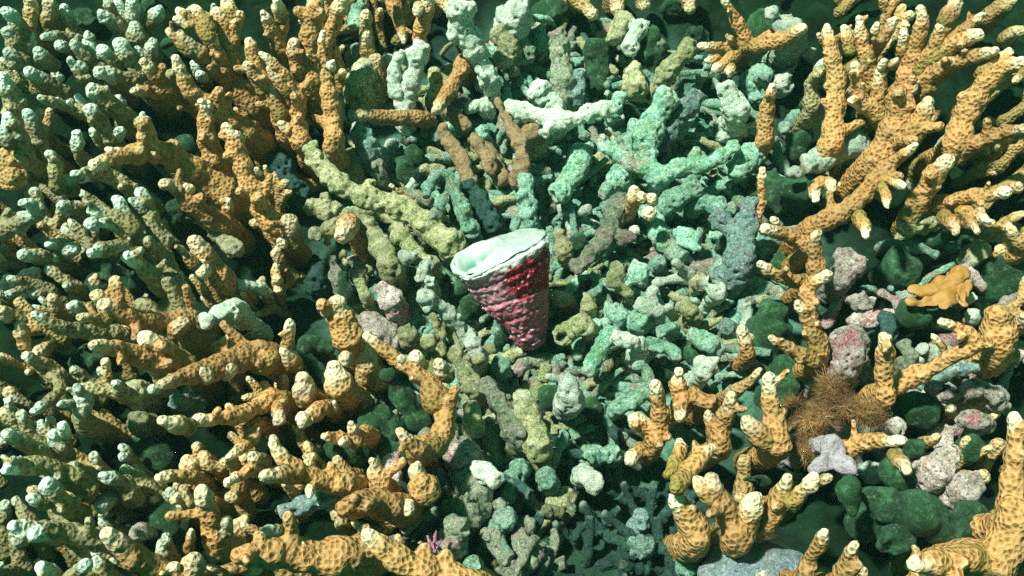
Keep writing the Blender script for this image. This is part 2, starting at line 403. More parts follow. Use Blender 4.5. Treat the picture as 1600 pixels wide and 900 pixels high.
def make_thing(th):
    allp = [p for br in th['br'] for tw in br for p in tw[1]]
    PLACED.append((sum(p[0] for p in allp)/len(allp), sum(p[1] for p in allp)/len(allp), th['label'], th['cat']))
    mat = th['mat']; live = mat in LIVE; known = []      # (px, py, h) of what is already placed
    built = []
    for br in th['br']:
        polys = []
        for ti, (twig, pts, r, rise, flags) in enumerate(br):
            tr = pts[::-1]                               # base -> tip
            if live: r = [q*(1.08 if pts[0][0] < 340 else (1.0 if pts[0][0] < 640 else 0.93)) for q in r]
            rt = r[0]; rb = r[1] if len(r) > 1 else r[0]*1.22
            Lp = sum(math.dist(tr[i], tr[i+1]) for i in range(len(tr)-1))
            hb = th['h0']; joined = False
            if known:
                K = np.array(known); dd = np.hypot(K[:,0]-tr[0][0], K[:,1]-tr[0][1]); q = dd.argmin()
                if dd[q] < 45 or twig: hb = K[q,2]; joined = True
            dirup = (tr[0][1]-tr[-1][1])/max(1, Lp)
            if rise is None:
                k = (0.42+0.35*dirup) if (live or mat in 'WL') else (0.16+0.2*dirup)
                rise = k*Lp*0.0004*(0.6 if twig else 1)+(0.004 if live else 0.001)
            ht = min(hb+rise, 0.085)
            acc = 0; smp = []
            for i, (px, py) in enumerate(tr):
                if i: acc += math.dist(tr[i-1], tr[i])
                f = acc/max(Lp, 1e-6); h = hb+(ht-hb)*f
                p, mpp = at(px, py, h); smp.append((p.x, p.y, p.z, (rb+(rt-rb)*f)*mpp)); known.append((px, py, h))
                if i:
                    for g in (0.33, 0.66): known.append((tr[i-1][0]+(px-tr[i-1][0])*g, tr[i-1][1]+(py-tr[i-1][1])*g, h-(ht-hb)*(1-g)*math.dist(tr[i-1], tr[i])/max(Lp, 1e-6)))
            smp = np.array(smp)
            # pull the end back by its radius so the rounded cap reaches the traced end
            e = smp[-1,:3]-smp[-2,:3]; le = np.linalg.norm(e); smp[-1,:3] -= e/le*min(0.75*smp[-1,3], 0.6*le)
            if not joined and 'n' not in flags:
                g = float(gsmooth(smp[0,0], smp[0,1])); dz = smp[0,2]-g
                if dz > 0.004:
                    b = smp[0,:3]+np.array([0, 0.5, -1.0])*(dz*0.75)
                    gg = float(gsmooth(b[0], b[1])); b[2] = gg-0.003
                    smp = np.vstack([[*b, smp[0,3]*1.15], smp])
            n_per = max(3, int(math.ceil(Lp/len(pts)/max(5, rt*0.6))))
            S = catmull(smp, n_per)
            S[:,3] *= 1+0.09*np.sin(np.arange(len(S))*1.7+rng.random()*6) if (live) else 1+0.13*np.sin(np.arange(len(S))*1.3+rng.random()*6)
            if not live:                                  # broken pieces are not perfectly straight
                S[:,:3] += nrs.normal(0, 0.05, (len(S),3))*S[:,3:4]
            tipl = (0.0045+S[-1,3]*1.1+rng.random()*0.004) if live else S[-1,3]*1.1
            tstr = rng.uniform(0.5, 1.0) if live else 1.0
            tipl *= rng.uniform(0.75, 1.35) if live else 1.0
            if 'x' in flags or (live and rt >= 19.5): tipl = 0.0
            if 'w' in flags: tipl *= 2.0
            flat = (not live and mat not in 'LYST')
            if live or mat in 'DE':                       # slimmer last stretch
                q = np.linspace(0, 1, len(S)); S[:,3] *= 1-(0.20 if live else 0.06)*sstep(0.7, 1.0, q)
            buds = []
            if live and Lp > 42 and mat != 'B' or (mat in 'DEQW' and Lp > 45):
                for _b in range(int(Lp/((34 if mat == 'G' else (27 if pts[0][0] < 620 else 32)) if live else 46))):
                    if rng.random() < 0.4: continue
                    k = int(len(S)*rng.uniform(0.2, 0.85)); k = min(max(k, 1), len(S)-2)
                    ax = S[k+1,:3]-S[k-1,:3]; ax /= np.linalg.norm(ax)+1e-9
                    a = np.cross(ax, nrs.normal(0, 1, 3)); a /= np.linalg.norm(a)+1e-9
                    if a[2] < 0: a = -a
                    dr = a+ax*rng.uniform(0.3, 1.0); dr /= np.linalg.norm(dr); r0 = S[k,3]
                    br_ = r0*rng.uniform(0.42, 0.62); ln_ = r0*(rng.uniform(1.9, 3.4) if live and rng.random() < 0.34 and r0 < 0.0085 else rng.uniform(1.1, 1.75))
                    B = np.array([[*(S[k,:3]+dr*ln_*f), br_*(1.1-0.25*f)] for f in (0, 0.35, 0.7, 1.0)])
                    buds.append((B, flat, False, br_*0.9 if live else 0.0))
            polys.append([(S, flat, ('o' in flags), tipl)]+buds)
        built.append(polys)
    base = built[0][0][0][0][0,:3]
    if len(built) == 1:
        if live and len(built[0]) > 1:
            o = add_job(th['name'], None, base, mat, built[0][0])
            for q in built[0][1:]: add_job('shoot', o, base, mat, q)
        else: o = add_job(th['name'], None, base, mat, sum(built[0], []))
        o['label'] = th['label']; o['category'] = th['cat']
        if th.get('group'): o['group'] = th['group']
        return o
    root = bpy.data.objects.new(th['name'], None); C.objects.link(root); root.location = Vector(base)
    root.empty_display_size = 0.01
    root['label'] = th['label']; root['category'] = th['cat']
    if th.get('group'): root['group'] = th['group']
    size = [sum(float(np.linalg.norm(np.diff(p[0][0][:,:3], axis=0), axis=1).sum()*p[0][0][:,3].mean()) for p in polys) for polys in built]
    for k, polys in enumerate(built):
        part = 'lobe' if mat == 'L' else ('prong' if mat == 'Y' else ('trunk' if live and len(built) > 2 and size[k] == max(size) else 'branch'))
        if live and len(polys) > 1:
            b = add_job(part, root, base, mat, polys[0])
            for q in polys[1:]: add_job('shoot', b, base, mat, q)
        else: add_job(part, root, base, mat, sum(polys, []))
    return root
# ------------------------------------------------------------------ corals traced one by one
# "* material base-height(mm) | name | category | label", then branches tip first: x,y x,y ... /tip radius,base radius [flags]; + joins the branch above
LIVE_TEXT = '''
* G 26 | finger_coral | coral | pale tipped olive coral cut by the left edge of the photo at the upper corner
3,40 20,58 40,95 62,130 /11,15
+ 42,47 44,70 46,95 /12,13
4,78 22,90 45,100 /11,14
8,12 22,30 38,58 /10,12
* B 20 | finger_coral | coral | pair of stubby brown fingers at the top left corner
48,-8 50,20 52,52 /12,13
78,-6 78,20 76,50 /12,13
* G 14 | finger_coral | coral | slim teal green finger behind the brown corner pair
100,4 103,25 112,50 /9,13
* G 26 | finger_coral | coral | olive coral with a curved knuckled branch just below the top edge at upper left
150,14 168,30 190,44 208,62 /10,13
+ 162,-6 172,12 186,36 /9,10
+ 183,-4 186,16 195,40 /9,10
208,-6 208,18 208,50 /12,13
253,8 242,24 222,48 /10,12
* G 30 | finger_coral | coral | short double headed olive finger under the curved knuckled branch
207,32 212,46 218,66 /11,15
+ 222,50 220,58 218,66 /9,11
* G 20 | finger_coral | coral | thin olive twig coral lying sideways near the upper left
63,59 82,56 102,58 130,66 /7,9
85,72 98,72 118,80 /9,10
* G 32 | finger_coral | coral | broad olive colony with many parallel pale tipped fingers at upper left
109,60 122,74 146,96 170,120 /9,13
+ 132,58 142,74 156,92 /10,12
185,60 196,86 214,112 236,136 /14,18
+ 152,72 166,86 186,104 /9,11
+ 212,70 218,84 222,98 /7,9
+ 242,58 236,76 230,96 /9,11
+ 134,48 142,60 /8,9
148,113 172,116 205,126 240,140 /12,16
+ 168,105 184,114 /9,10
105,88 118,106 136,126 158,142 /8,11
+ 120,94 130,110 /8,9
55,74 66,90 84,104 /8,12
* G 24 | finger_coral | coral | single dark olive finger above the row of small twin tips at left
38,110 62,122 98,146 /10,12
+ 80,110 92,124 /8,9
* G 30 | finger_coral | coral | knobbly olive branch with a row of small pale knobs at left
56,150 74,158 104,166 140,180 /8,11
+ 88,152 94,162 /7,8
+ 104,156 110,166 /6,7
+ 118,146 128,160 144,176 /7,9
* G 34 | finger_coral | coral | thick olive coral whose two bright heads point up and left beside the knobbly branch
136,130 150,146 174,166 196,180 /12,14
+ 184,146 188,160 192,172 /9,10
134,164 146,178 160,200 178,224 /11,14
* G 24 | finger_coral | coral | upright olive column of coral with a pale head left of the dark gap
40,168 48,186 58,212 66,246 /10,13
* G 30 | finger_coral | coral | thick olive and brown coral column at the left edge below the corner colony
2,112 10,134 22,160 28,186 /12,16
* G 32 | finger_coral | coral | bright headed olive coral at the left edge above the brown clump
8,176 18,196 34,226 44,252 /10,13
+ 0,196 6,208 16,226 /9,11
* B 14 | finger_coral | coral | fat brown clump in shade at the left edge
0,240 16,250 40,256 66,262 /20,28
12,268 22,280 /20,22
* G 30 | finger_coral | coral | three small olive fingers with round white tips at left centre
120,202 122,222 124,242 /9,10
140,199 150,212 164,230 /8,10
192,200 182,212 172,228 /9,11
* G 26 | finger_coral | coral | small sideways olive finger with a knob on top under the ochre fan
236,186 218,192 190,192 /9,11
+ 224,174 222,182 /5,6
* O 34 | finger_coral | coral | tall ochre fan at upper left with cream tips and a long stem
202,143 222,142 252,146 284,156 312,168 /8,14
220,92 234,108 256,132 284,160 /8,14
272,84 280,106 296,138 322,164 356,188 400,214 /9,20
+ 250,128 262,142 /8,9
* O 40 | finger_coral | coral | ochre colony at upper left centre with a dozen cream fingers rising from one thick trunk
284,56 300,74 330,98 362,128 400,176 /10,20
+ 260,44 276,60 296,82 /7,9
+ 276,46 288,62 /8,9
329,50 334,66 344,94 360,130 /9,13
+ 335,12 346,34 358,70 366,110 /10,15
+ 377,18 368,42 364,74 /9,11
275,12 292,28 314,44 330,62 /9,12
+ 268,28 284,34 300,44 /8,9
+ 300,8 314,26 330,44 /8,10
355,-4 358,16 368,30 /10,12
380,95 394,108 414,130 436,170 448,206 /9,18
388,56 394,80 402,112 414,142 /9,14
* O 30 | finger_coral | coral | ochre stem capped by a cluster of white knobs under the tall ochre fan
312,152 320,172 322,200 330,236 342,262 /10,17
+ 328,156 326,170 /8,9
+ 325,176 324,186 /11,12
* O 40 | finger_coral | coral | long ochre branch with white knobs along it leaning from a stubby head at left centre
350,192 362,214 374,244 392,290 412,330 440,362 /12,19
+ 365,204 374,218 /9,10
+ 398,262 404,272 /8,8
+ 397,322 410,332 /9,11
448,332 452,350 460,384 /14,17
+ 424,344 440,356 /9,10
+ 434,374 446,380 /9,10
* G 14 | shoot_coral | coral | two tiny round white tipped shoots in the gap of the ochre colony
300,95 306,104 312,114 /8,8
309,113 318,122 /8,8
* O 34 | finger_coral | coral | ochre colony along the top edge left of the slim pointed column
494,-12 488,30 486,70 484,110 490,150 /16,18
+ 495,8 492,22 /7,8
407,14 418,34 432,62 442,92 /10,13
+ 448,17 444,36 438,60 /7,9
430,-6 436,18 440,30 /10,11
458,60 462,86 468,120 474,154 /11,15
* O 42 | finger_coral | coral | ochre branch with a pale cream dead base beside the slim pointed column
405,80 424,98 446,124 464,154 466,186 474,226 /7,17
+ 418,102 434,122 450,150 /7,11
+ 418,120 430,148 440,184 /12,14
+ 434,190 450,202 466,210 /9,14
* O 44 | finger_coral | coral | slim pointed ochre column standing upright with a pale flank
505,46 502,72 506,104 514,150 522,196 522,232 /6,17
+ 521,92 516,108 /9,11
* O 26 | finger_coral | coral | tall olive ochre column reaching the top edge right of the slim pointed column
538,-10 530,16 518,50 508,78 /12,12
* B 20 | finger_coral | coral | brown knuckled coral made of two stacked heads near the top edge
574,14 572,26 570,44 /9,10
573,44 572,60 576,88 /11,13
* B 12 | finger_coral | coral | brown coral stump in shadow beside the small pale ball
585,84 590,104 594,136 /12,15
* O 26 | finger_coral | coral | ochre spike hanging down with its narrow end toward the bleached fork
632,70 626,44 618,14 608,-16 /6,14
* O 30 | finger_coral | coral | brown branch at the top edge tipped with white knobs above the bleached fork
668,-16 666,20 656,58 /12,13
+ 650,24 656,8 /8,9
+ 592,2 600,-16 /7,8
* B 26 | finger_coral | coral | tan finger curving down from the top edge left of the cream dead trunk
706,20 690,2 676,-14 /9,12
* B 20 | finger_coral | coral | horizontal brown stick of coral above the cream ridge
548,180 590,183 630,186 668,188 /11,13
* O 34 | finger_coral | coral | tilted ochre club with a whitened middle near the bleached fork
678,178 694,156 712,124 726,96 /11,16
* T 24 | finger_coral | coral | short brown prong beneath the tilted ochre club
732,202 718,188 702,172 /8,12
* T 22 | finger_coral | coral | speckled pinkish brown finger leaning left above the shell
690,196 702,222 722,256 736,290 /10,14
736,206 748,226 760,246 768,270 /10,12
* T 16 | finger_coral | coral | speckled olive finger with its rounded end in the dark pocket above the shell
788,286 776,262 758,228 748,214 /12,13
* T 30 | forked_coral | coral | smooth tan forked coral shaped like a letter Y directly above the shell
775,152 788,182 802,208 814,236 816,272 /6,16
+ 872,186 848,194 826,212 /8,12
* O 28 | antler_coral | coral | flat tan antler coral with five prongs at the top right of centre
1130,-4 1148,26 1160,52 1166,70 /8,14
1089,72 1118,74 1148,76 1170,72 /8,13
1112,112 1128,100 1150,84 /8,12
+ 1138,118 1142,104 /7,9
+ 1100,96 1124,90 /6,9
1262,40 1226,60 1192,70 1168,72 /13,14
* B 18 | finger_coral | coral | stubby brown corals hanging at the top edge above the bright bleached flake
962,24 966,4 962,-14 /13,15
1008,16 1004,-6 /13,15
* B 20 | finger_coral | coral | olive slanted finger at the top edge left of the bleached flakes
930,26 912,8 896,-12 /12,16
* B 20 | finger_coral | coral | brown pitted stump at the top edge beside the tan antler coral
1080,22 1078,2 1076,-14 /14,17
* O 30 | finger_coral | coral | lone upright ochre column between the pale rubble and the great ochre fan
1208,128 1202,156 1196,190 1192,226 /9,15
* O 46 | finger_coral | coral | great ochre fan of long cream tipped fingers at the upper right
1437,6 1440,34 1432,68 1420,104 1406,140 /11,16
1476,28 1466,58 1452,84 1438,112 /11,15
1291,34 1294,62 1302,96 1306,140 1302,196 1296,232 /12,19
1316,38 1322,54 1328,80 /9,11
1341,22 1344,48 1350,78 1358,112 1372,150 /10,17
1402,24 1388,48 1366,80 1352,106 /9,13
+ 1372,34 1366,50 /7,8
1411,44 1412,66 1408,88 /9,10
1500,-6 1490,14 1474,38 /13,14
1541,18 1516,40 1484,62 1466,78 /9,13
1538,50 1514,58 1484,72 1456,96 /13,16
1560,78 1530,86 1498,98 1466,118 1436,150 /10,17
1484,86 1478,102 1458,116 1424,142 /13,20
+ 1436,122 1420,140 1394,170 /12,16
1335,96 1338,122 1342,150 1354,184 /9,14
1376,104 1374,130 1372,158 1370,190 /11,14
1324,156 1346,162 1370,176 1388,196 /9,19
1396,140 1408,160 1402,190 1386,226 1362,262 /22,28
1404,90 1392,104 /7,9
1382,92 1376,106 /7,8
1456,150 1440,180 1416,226 /14,20
* G 34 | finger_coral | coral | olive club with a rounded green head on the left flank of the great fan
1292,90 1282,110 1268,136 1268,176 /10,15
* O 40 | finger_coral | coral | thick ochre branch with a white base sweeping off the right edge
1606,96 1572,106 1544,128 1520,160 1502,196 1488,232 /14,24
+ 1584,76 1560,92 1534,116 /10,14
+ 1584,130 1600,112 /7,9
* O 38 | finger_coral | coral | ochre finger leaving the right edge above the dark hollow
1608,200 1572,206 1536,220 1498,240 /13,15
* O 30 | finger_coral | coral | small pale finger tip tucked under the great fan
1450,196 1456,184 1462,172 /7,9
* O 50 | finger_coral | coral | long diagonal ochre log crossing the right side with short side shoots
1436,222 1410,242 1378,268 1346,306 1312,334 1270,356 /10,20
1416,292 1398,286 1376,280 /7,10
+ 1386,326 1384,306 1378,292 /8,10
1352,372 1350,352 1342,338 /8,12
* O 30 | finger_coral | coral | little ochre stub hanging below the white dead slab
1276,316 1272,298 1282,284 /9,12
1302,300 1296,286 1286,280 /9,11
* O 36 | finger_coral | coral | ochre colony at the right with a long cream tipped finger and three drooping stubs
1580,300 1552,302 1518,308 1482,316 1452,322 /11,16
1494,368 1490,350 1474,336 /8,14
1548,348 1526,338 1498,330 /8,12
+ 1528,366 1520,350 1508,338 /7,10
1486,242 1466,266 1448,296 1428,326 1420,340 /18,20
* E 30 | dead_coral_lump | dead coral | grey tan rounded knob below the cream tipped finger colony at right
1400,358 1424,352 1452,344 /17,18
* O 44 | finger_coral | coral | ochre colony right of the rubble whose stubs point left and whose trunk runs down
1190,356 1214,364 1240,372 1262,388 /10,14
+ 1262,366 1264,380 /13,14
1205,340 1216,352 /8,9
1278,356 1272,380 1276,404 1268,440 /12,15
1182,408 1204,424 1236,438 1262,440 /10,14
1300,424 1286,434 1264,448 1262,480 1272,520 1280,560 /12,17
1243,468 1256,492 1270,520 1280,552 /9,17
1198,524 1226,540 1252,556 1276,568 /10,15
* O 34 | finger_coral | coral | thin upright pinkish finger with a pale tip at the right edge of the rubble bed
1191,258 1190,284 1190,316 1180,352 /9,9
* G 34 | tree_shaped_coral | coral | tree shaped ochre and olive coral at left centre with tips spreading left
216,290 224,312 238,350 252,392 268,436 290,486 300,520 /11,22
+ 200,310 214,318 226,330 /8,11
178,306 190,324 206,350 /9,12
136,326 158,334 190,342 214,364 /10,12
154,346 176,350 204,366 238,388 /9,14
+ 128,348 148,352 /8,9
138,397 162,390 194,388 226,404 /9,12
192,398 216,410 240,434 258,458 /11,15
+ 245,430 254,440 /9,9
+ 228,370 236,380 /10,11
* G 24 | finger_coral | coral | low olive coral with four blunt pale tips above the green hump at left
30,398 52,400 80,404 /10,12
+ 64,404 84,402 /10,11
68,380 92,382 116,390 /9,11
122,386 110,390 96,398 /10,12
* G 30 | finger_coral | coral | two tipped olive coral at left with a branch running off the left edge
28,318 48,320 62,330 40,346 4,360 -20,372 /8,16
90,320 106,326 120,334 /9,10
* O 34 | finger_coral | coral | wide ochre and olive branch with knobbed end pointing left under the tall fan
142,260 170,250 206,242 244,236 284,254 330,286 352,300 /11,22
+ 164,230 176,240 196,240 /8,10
+ 200,231 212,238 /9,10
226,222 250,234 280,254 /10,16
* G 32 | finger_coral | coral | olive coral with curled pale head below the wide ochre branch at left
119,280 132,272 156,270 184,282 208,300 /10,13
+ 95,272 104,284 112,298 /9,11
+ 112,268 124,276 /8,9
72,234 84,252 88,276 92,296 /9,11
* O 34 | finger_coral | coral | ochre coral with three pale knobs in a row beside the long white knobbed branch
250,286 274,292 298,318 330,342 352,352 /10,18
+ 270,284 284,296 /9,10
+ 286,286 296,298 /8,9
356,308 356,326 356,352 /9,10
* O 36 | finger_coral | coral | short fat ochre finger with a white head and side knobs left of the reddish hole
298,368 312,390 328,412 350,440 /14,17
+ 276,380 286,394 302,414 /8,11
+ 311,402 320,410 /10,11
+ 312,428 322,422 /11,12
* E 30 | algae_capped_stub | dead coral | greenish stub ending in a pale fuzzy ball near the reddish hole
374,402 364,388 344,368 334,356 /15,12 w
* O 38 | finger_coral | coral | ochre colony at left with a blunt double finger lying toward the left edge
154,472 184,486 218,500 262,508 300,504 /13,18
+ 118,494 138,496 166,500 /8,11
290,498 278,512 268,520 /13,14
* G 22 | finger_coral | coral | long smooth pale olive finger lying under the blunt double ochre finger
48,488 72,500 104,514 150,520 200,528 /9,14
104,478 124,480 150,484 /8,9
* O 42 | finger_coral | coral | brownish ochre lobe with a round white knob and a long pale tip at left
138,540 166,542 200,552 240,566 284,574 /12,17
220,522 240,534 264,556 290,574 /12,20
* B 16 | finger_coral | coral | thin brown stem standing in the dark below the long pale tip at left
164,560 166,580 168,606 /9,9
* B 16 | finger_coral | coral | row of dull small knobs at the left edge mid height
28,500 36,520 44,548 /10,10
52,560 68,546 78,536 /10,11
82,460 86,476 90,492 /10,9
2,478 8,496 /12,14
* O 46 | finger_coral | coral | long ochre finger pointing left with a fat knobbly base at lower left centre
246,602 276,592 316,582 356,568 396,554 420,556 /12,22
+ 310,580 322,588 /12,14
+ 345,572 356,580 /14,16
+ 393,540 414,566 /20,26
440,544 450,556 462,572 /9,14
452,500 453,518 448,548 /9,10
* O 46 | finger_coral | coral | pair of stubby cream headed ochre cones right of the long left pointing finger
471,582 474,602 478,620 /13,19
518,562 524,586 536,610 /15,24
+ 538,552 540,562 /12,14
* O 52 | finger_coral | coral | big upright ochre knob with a bright cream crown at left of centre
526,462 528,486 538,512 548,534 /18,25
+ 504,472 514,490 /9,14
* B 34 | finger_coral | coral | dull olive knob in shade right of the cream headed cones
566,540 572,560 576,580 /14,20
* O 54 | hooked_coral | coral | large hooked ochre branch with coarse polyps curling downward left of centre
568,522 596,544 622,562 650,584 676,604 694,632 694,668 680,694 652,702 /9,20
+ 624,556 632,568 /10,14
+ 664,592 676,610 688,632 /22,27
620,668 640,690 660,702 690,694 /11,17
648,546 650,558 656,574 /11,13
684,562 690,576 698,588 /11,15
* O 40 | finger_coral | coral | thin ochre finger pointing left in the middle of the lower left quarter
300,656 334,656 372,650 404,636 428,622 /10,14
436,662 438,640 444,620 /12,15
246,656 268,662 296,668 /11,13
* O 40 | finger_coral | coral | small ochre finger with two white knobs between the cones and the hooked branch
466,654 486,650 514,634 /12,14
+ 524,626 520,636 /10,11
470,662 480,656 /8,10
* O 38 | finger_coral | coral | short blunt ochre nubs with a whitish knob left of the hooked branch
500,680 520,684 548,686 572,678 /10,14
+ 530,694 540,688 /9,11
546,656 552,672 556,690 /11,14
* G 30 | finger_coral | coral | pale tipped olive spiral finger standing in the dark at lower left
128,612 130,632 132,662 /13,15
+ 90,634 100,630 116,630 /6,8
+ 118,600 124,612 /8,9
* G 24 | finger_coral | coral | crooked olive twig with a pale foot left of the spiral finger
48,646 68,634 90,616 92,598 82,588 /8,10
* G 44 | finger_coral | coral | brownish colony at the lower left edge with four bright fingers pointing left and up
0,674 24,686 56,702 84,722 110,744 /11,17
80,672 90,692 100,716 /13,15
98,662 100,680 /9,10
2,738 32,728 72,730 106,744 140,770 /12,18
70,746 82,768 100,792 128,806 /13,18
+ 38,776 54,782 74,788 /9,12
* G 40 | finger_coral | coral | two fat pale headed fingers lying left near the lower left corner
14,820 36,826 66,832 /12,14
44,836 74,832 108,832 156,844 /13,17
* G 30 | finger_coral | coral | double headed dim coral with white knobs above the big banded finger at lower left
154,740 176,750 196,758 204,776 /11,15
+ 178,748 188,756 /11,12
158,800 168,780 182,776 /12,13
* O 50 | finger_coral | coral | big banded ochre finger pointing up left at the lower left
160,826 184,848 216,874 256,896 280,912 /15,20
* O 46 | finger_coral | coral | white knuckled coral tips at the bottom edge right of the big banded finger
302,866 302,884 296,910 /14,16
276,882 258,898 240,916 /11,15
* G 34 | finger_coral | coral | pale finger tips poking in at the bottom left corner
138,878 124,892 110,912 /11,13
58,882 74,892 98,908 /11,13
2,880 -10,896 /8,10
* B 26 | finger_coral | coral | horizontal olive finger lying on the dark green dome at lower left
242,748 268,744 306,746 /10,10
268,782 286,780 304,792 /10,13
* O 40 | finger_coral | coral | dull ochre upright coral with side knobs at lower left centre
314,762 320,784 330,812 344,850 /14,18
+ 352,806 350,826 /14,17
+ 336,852 344,846 /10,12
300,824 298,842 294,858 /7,8
* O 36 | finger_coral | coral | group of three slender ochre fingers pointing down left below the thin finger
352,756 376,744 402,734 /9,12
352,718 372,704 392,686 404,664 /8,12
388,710 400,716 416,722 /10,13
* O 54 | finger_coral | coral | yellow ochre branching coral with three pale tips at the lower left centre
424,678 432,702 448,724 482,744 520,756 546,758 /12,20
406,746 432,744 468,742 /10,15
+ 424,742 446,738 /11,12
482,778 486,762 494,748 /7,12
* O 46 | finger_coral | coral | small banded ochre cone with a pale tip beside the round white knobbed dome
580,714 588,736 598,762 /11,18
* O 50 | finger_coral | coral | ochre dome topped by one round white knob at the bottom left centre
649,724 652,738 658,750 /13,14
656,744 662,760 668,766 /22,26
* O 52 | finger_coral | coral | thick ochre sausage shaped coral with a small round knob on its right end
528,796 556,790 590,786 622,794 /20,23
640,800 636,792 626,790 /14,14
* O 60 | finger_coral | coral | large ochre finger running off the bottom edge near the tiny pink polyps
564,826 592,850 632,880 690,906 740,926 /15,32
* O 56 | bleached_finger_coral | coral | big half bleached orange branch lying along the bottom edge
356,870 400,868 450,866 500,872 556,870 /20,32
+ 466,846 474,862 /14,20
* G 26 | finger_coral | coral | small olive knob left of the half bleached orange branch
410,834 420,830 434,834 /10,11
* O 40 | finger_coral | coral | ochre colony with two upright prongs below the pale arch in the lower centre
1024,594 1028,622 1032,656 1020,700 /11,18
984,650 998,662 1014,672 1022,690 /14,17
978,722 990,714 1006,700 /10,14
* O 42 | finger_coral | coral | bright ochre coral shaped like a chair right of the two prong colony
1060,574 1060,604 1062,640 /11,15
1062,656 1062,636 1072,616 1094,624 1112,632 /12,15
* O 30 | finger_coral | coral | small banded ochre peg standing in the dark at right centre
1158,506 1160,528 1168,556 /10,13
* B 34 | finger_coral | coral | olive slanted finger behind the lower right ochre pegs
1190,574 1170,596 1140,616 /9,12
* O 46 | finger_coral | coral | cream tipped ochre peg colony at the lower right of the dark basin
1146,612 1138,640 1126,672 1122,700 /13,20
1106,640 1110,664 1112,690 /8,12
* O 50 | finger_coral | coral | tall ochre peg with a white tip left of the fuzzy brown tuft
1200,582 1202,614 1208,654 1216,700 /12,22
1160,650 1178,672 1206,690 /14,24
* O 44 | finger_coral | coral | ochre colony at right bottom with knobs, one of them a green ring
1110,738 1116,764 1136,802 1150,846 /14,26
+ 1080,744 1094,762 1112,780 /12,16
1118,694 1096,714 1070,740 1056,764 /12,15
1062,686 1062,710 1046,742 /10,14
1046,774 1060,784 1078,812 1086,850 /16,24
1184,770 1172,800 1160,830 /18,24
* O 46 | finger_coral | coral | twin cream tipped ochre pegs left of the smooth white bleached coral
1234,738 1226,764 1210,796 1196,822 /13,18
1278,742 1262,760 1238,784 /13,16
* O 46 | finger_coral | coral | upright ochre finger with a blunt cream tip right of the pink crust
1380,520 1384,552 1382,592 1376,630 /14,16
* O 44 | elbow_coral | coral | long ochre arm bent back on itself like an elbow at the right
1466,502 1490,510 1516,522 1526,540 1500,552 1462,572 1424,590 1390,606 /9,17
+ 1454,520 1464,532 1476,546 /6,7
* O 40 | finger_coral | coral | ochre finger reaching right above the green lobes with a cream end
1416,686 1386,690 1350,694 1312,706 /11,17
1418,740 1410,724 1392,712 /12,15
* O 56 | finger_coral | coral | tall ridged ochre column at the right edge near the bottom
1584,642 1586,684 1586,730 1580,780 1574,820 /14,24
* O 62 | finger_coral | coral | massive ochre coral in the bottom right corner with a flat white head
1576,776 1584,810 1572,850 1540,880 /24,38
1420,884 1460,878 1510,872 1550,880 /16,30
* O 52 | finger_coral | coral | two ochre and cream fingers at the bottom edge right of centre
1290,826 1280,850 1262,880 1252,906 /11,17
1338,844 1328,868 1316,892 1302,914 /13,18
* O 40 | finger_coral | coral | ochre tip poking over the bottom edge beside the blue striped shell
1196,892 1186,904 1176,920 /10,14
* O 40 | shaded_coral_clump | coral | small four knobbed brown orange coral sitting among the rubble right of the shell
988,292 990,304 988,318 /12,12
1002,302 1002,312 /12,12
1020,302 1018,314 /10,11
1014,326 1014,334 /12,13
* O 20 | finger_coral | coral | brownish orange nub touching the right flank of the shell
868,456 874,468 886,470 /13,14
* O 34 | finger_coral | coral | reddish orange knob at the right edge below mid height
1596,490 1600,504 /12,16
* B 34 | finger_coral | coral | brown finger at the right edge amid dark green
1576,352 1586,372 1596,392 /10,13
* B 30 | finger_coral | coral | blurred brown coral at the upper right corner over black water
1590,-4 1572,6 1552,22 /13,16
1600,48 1580,52 1566,62 /11,14
'''
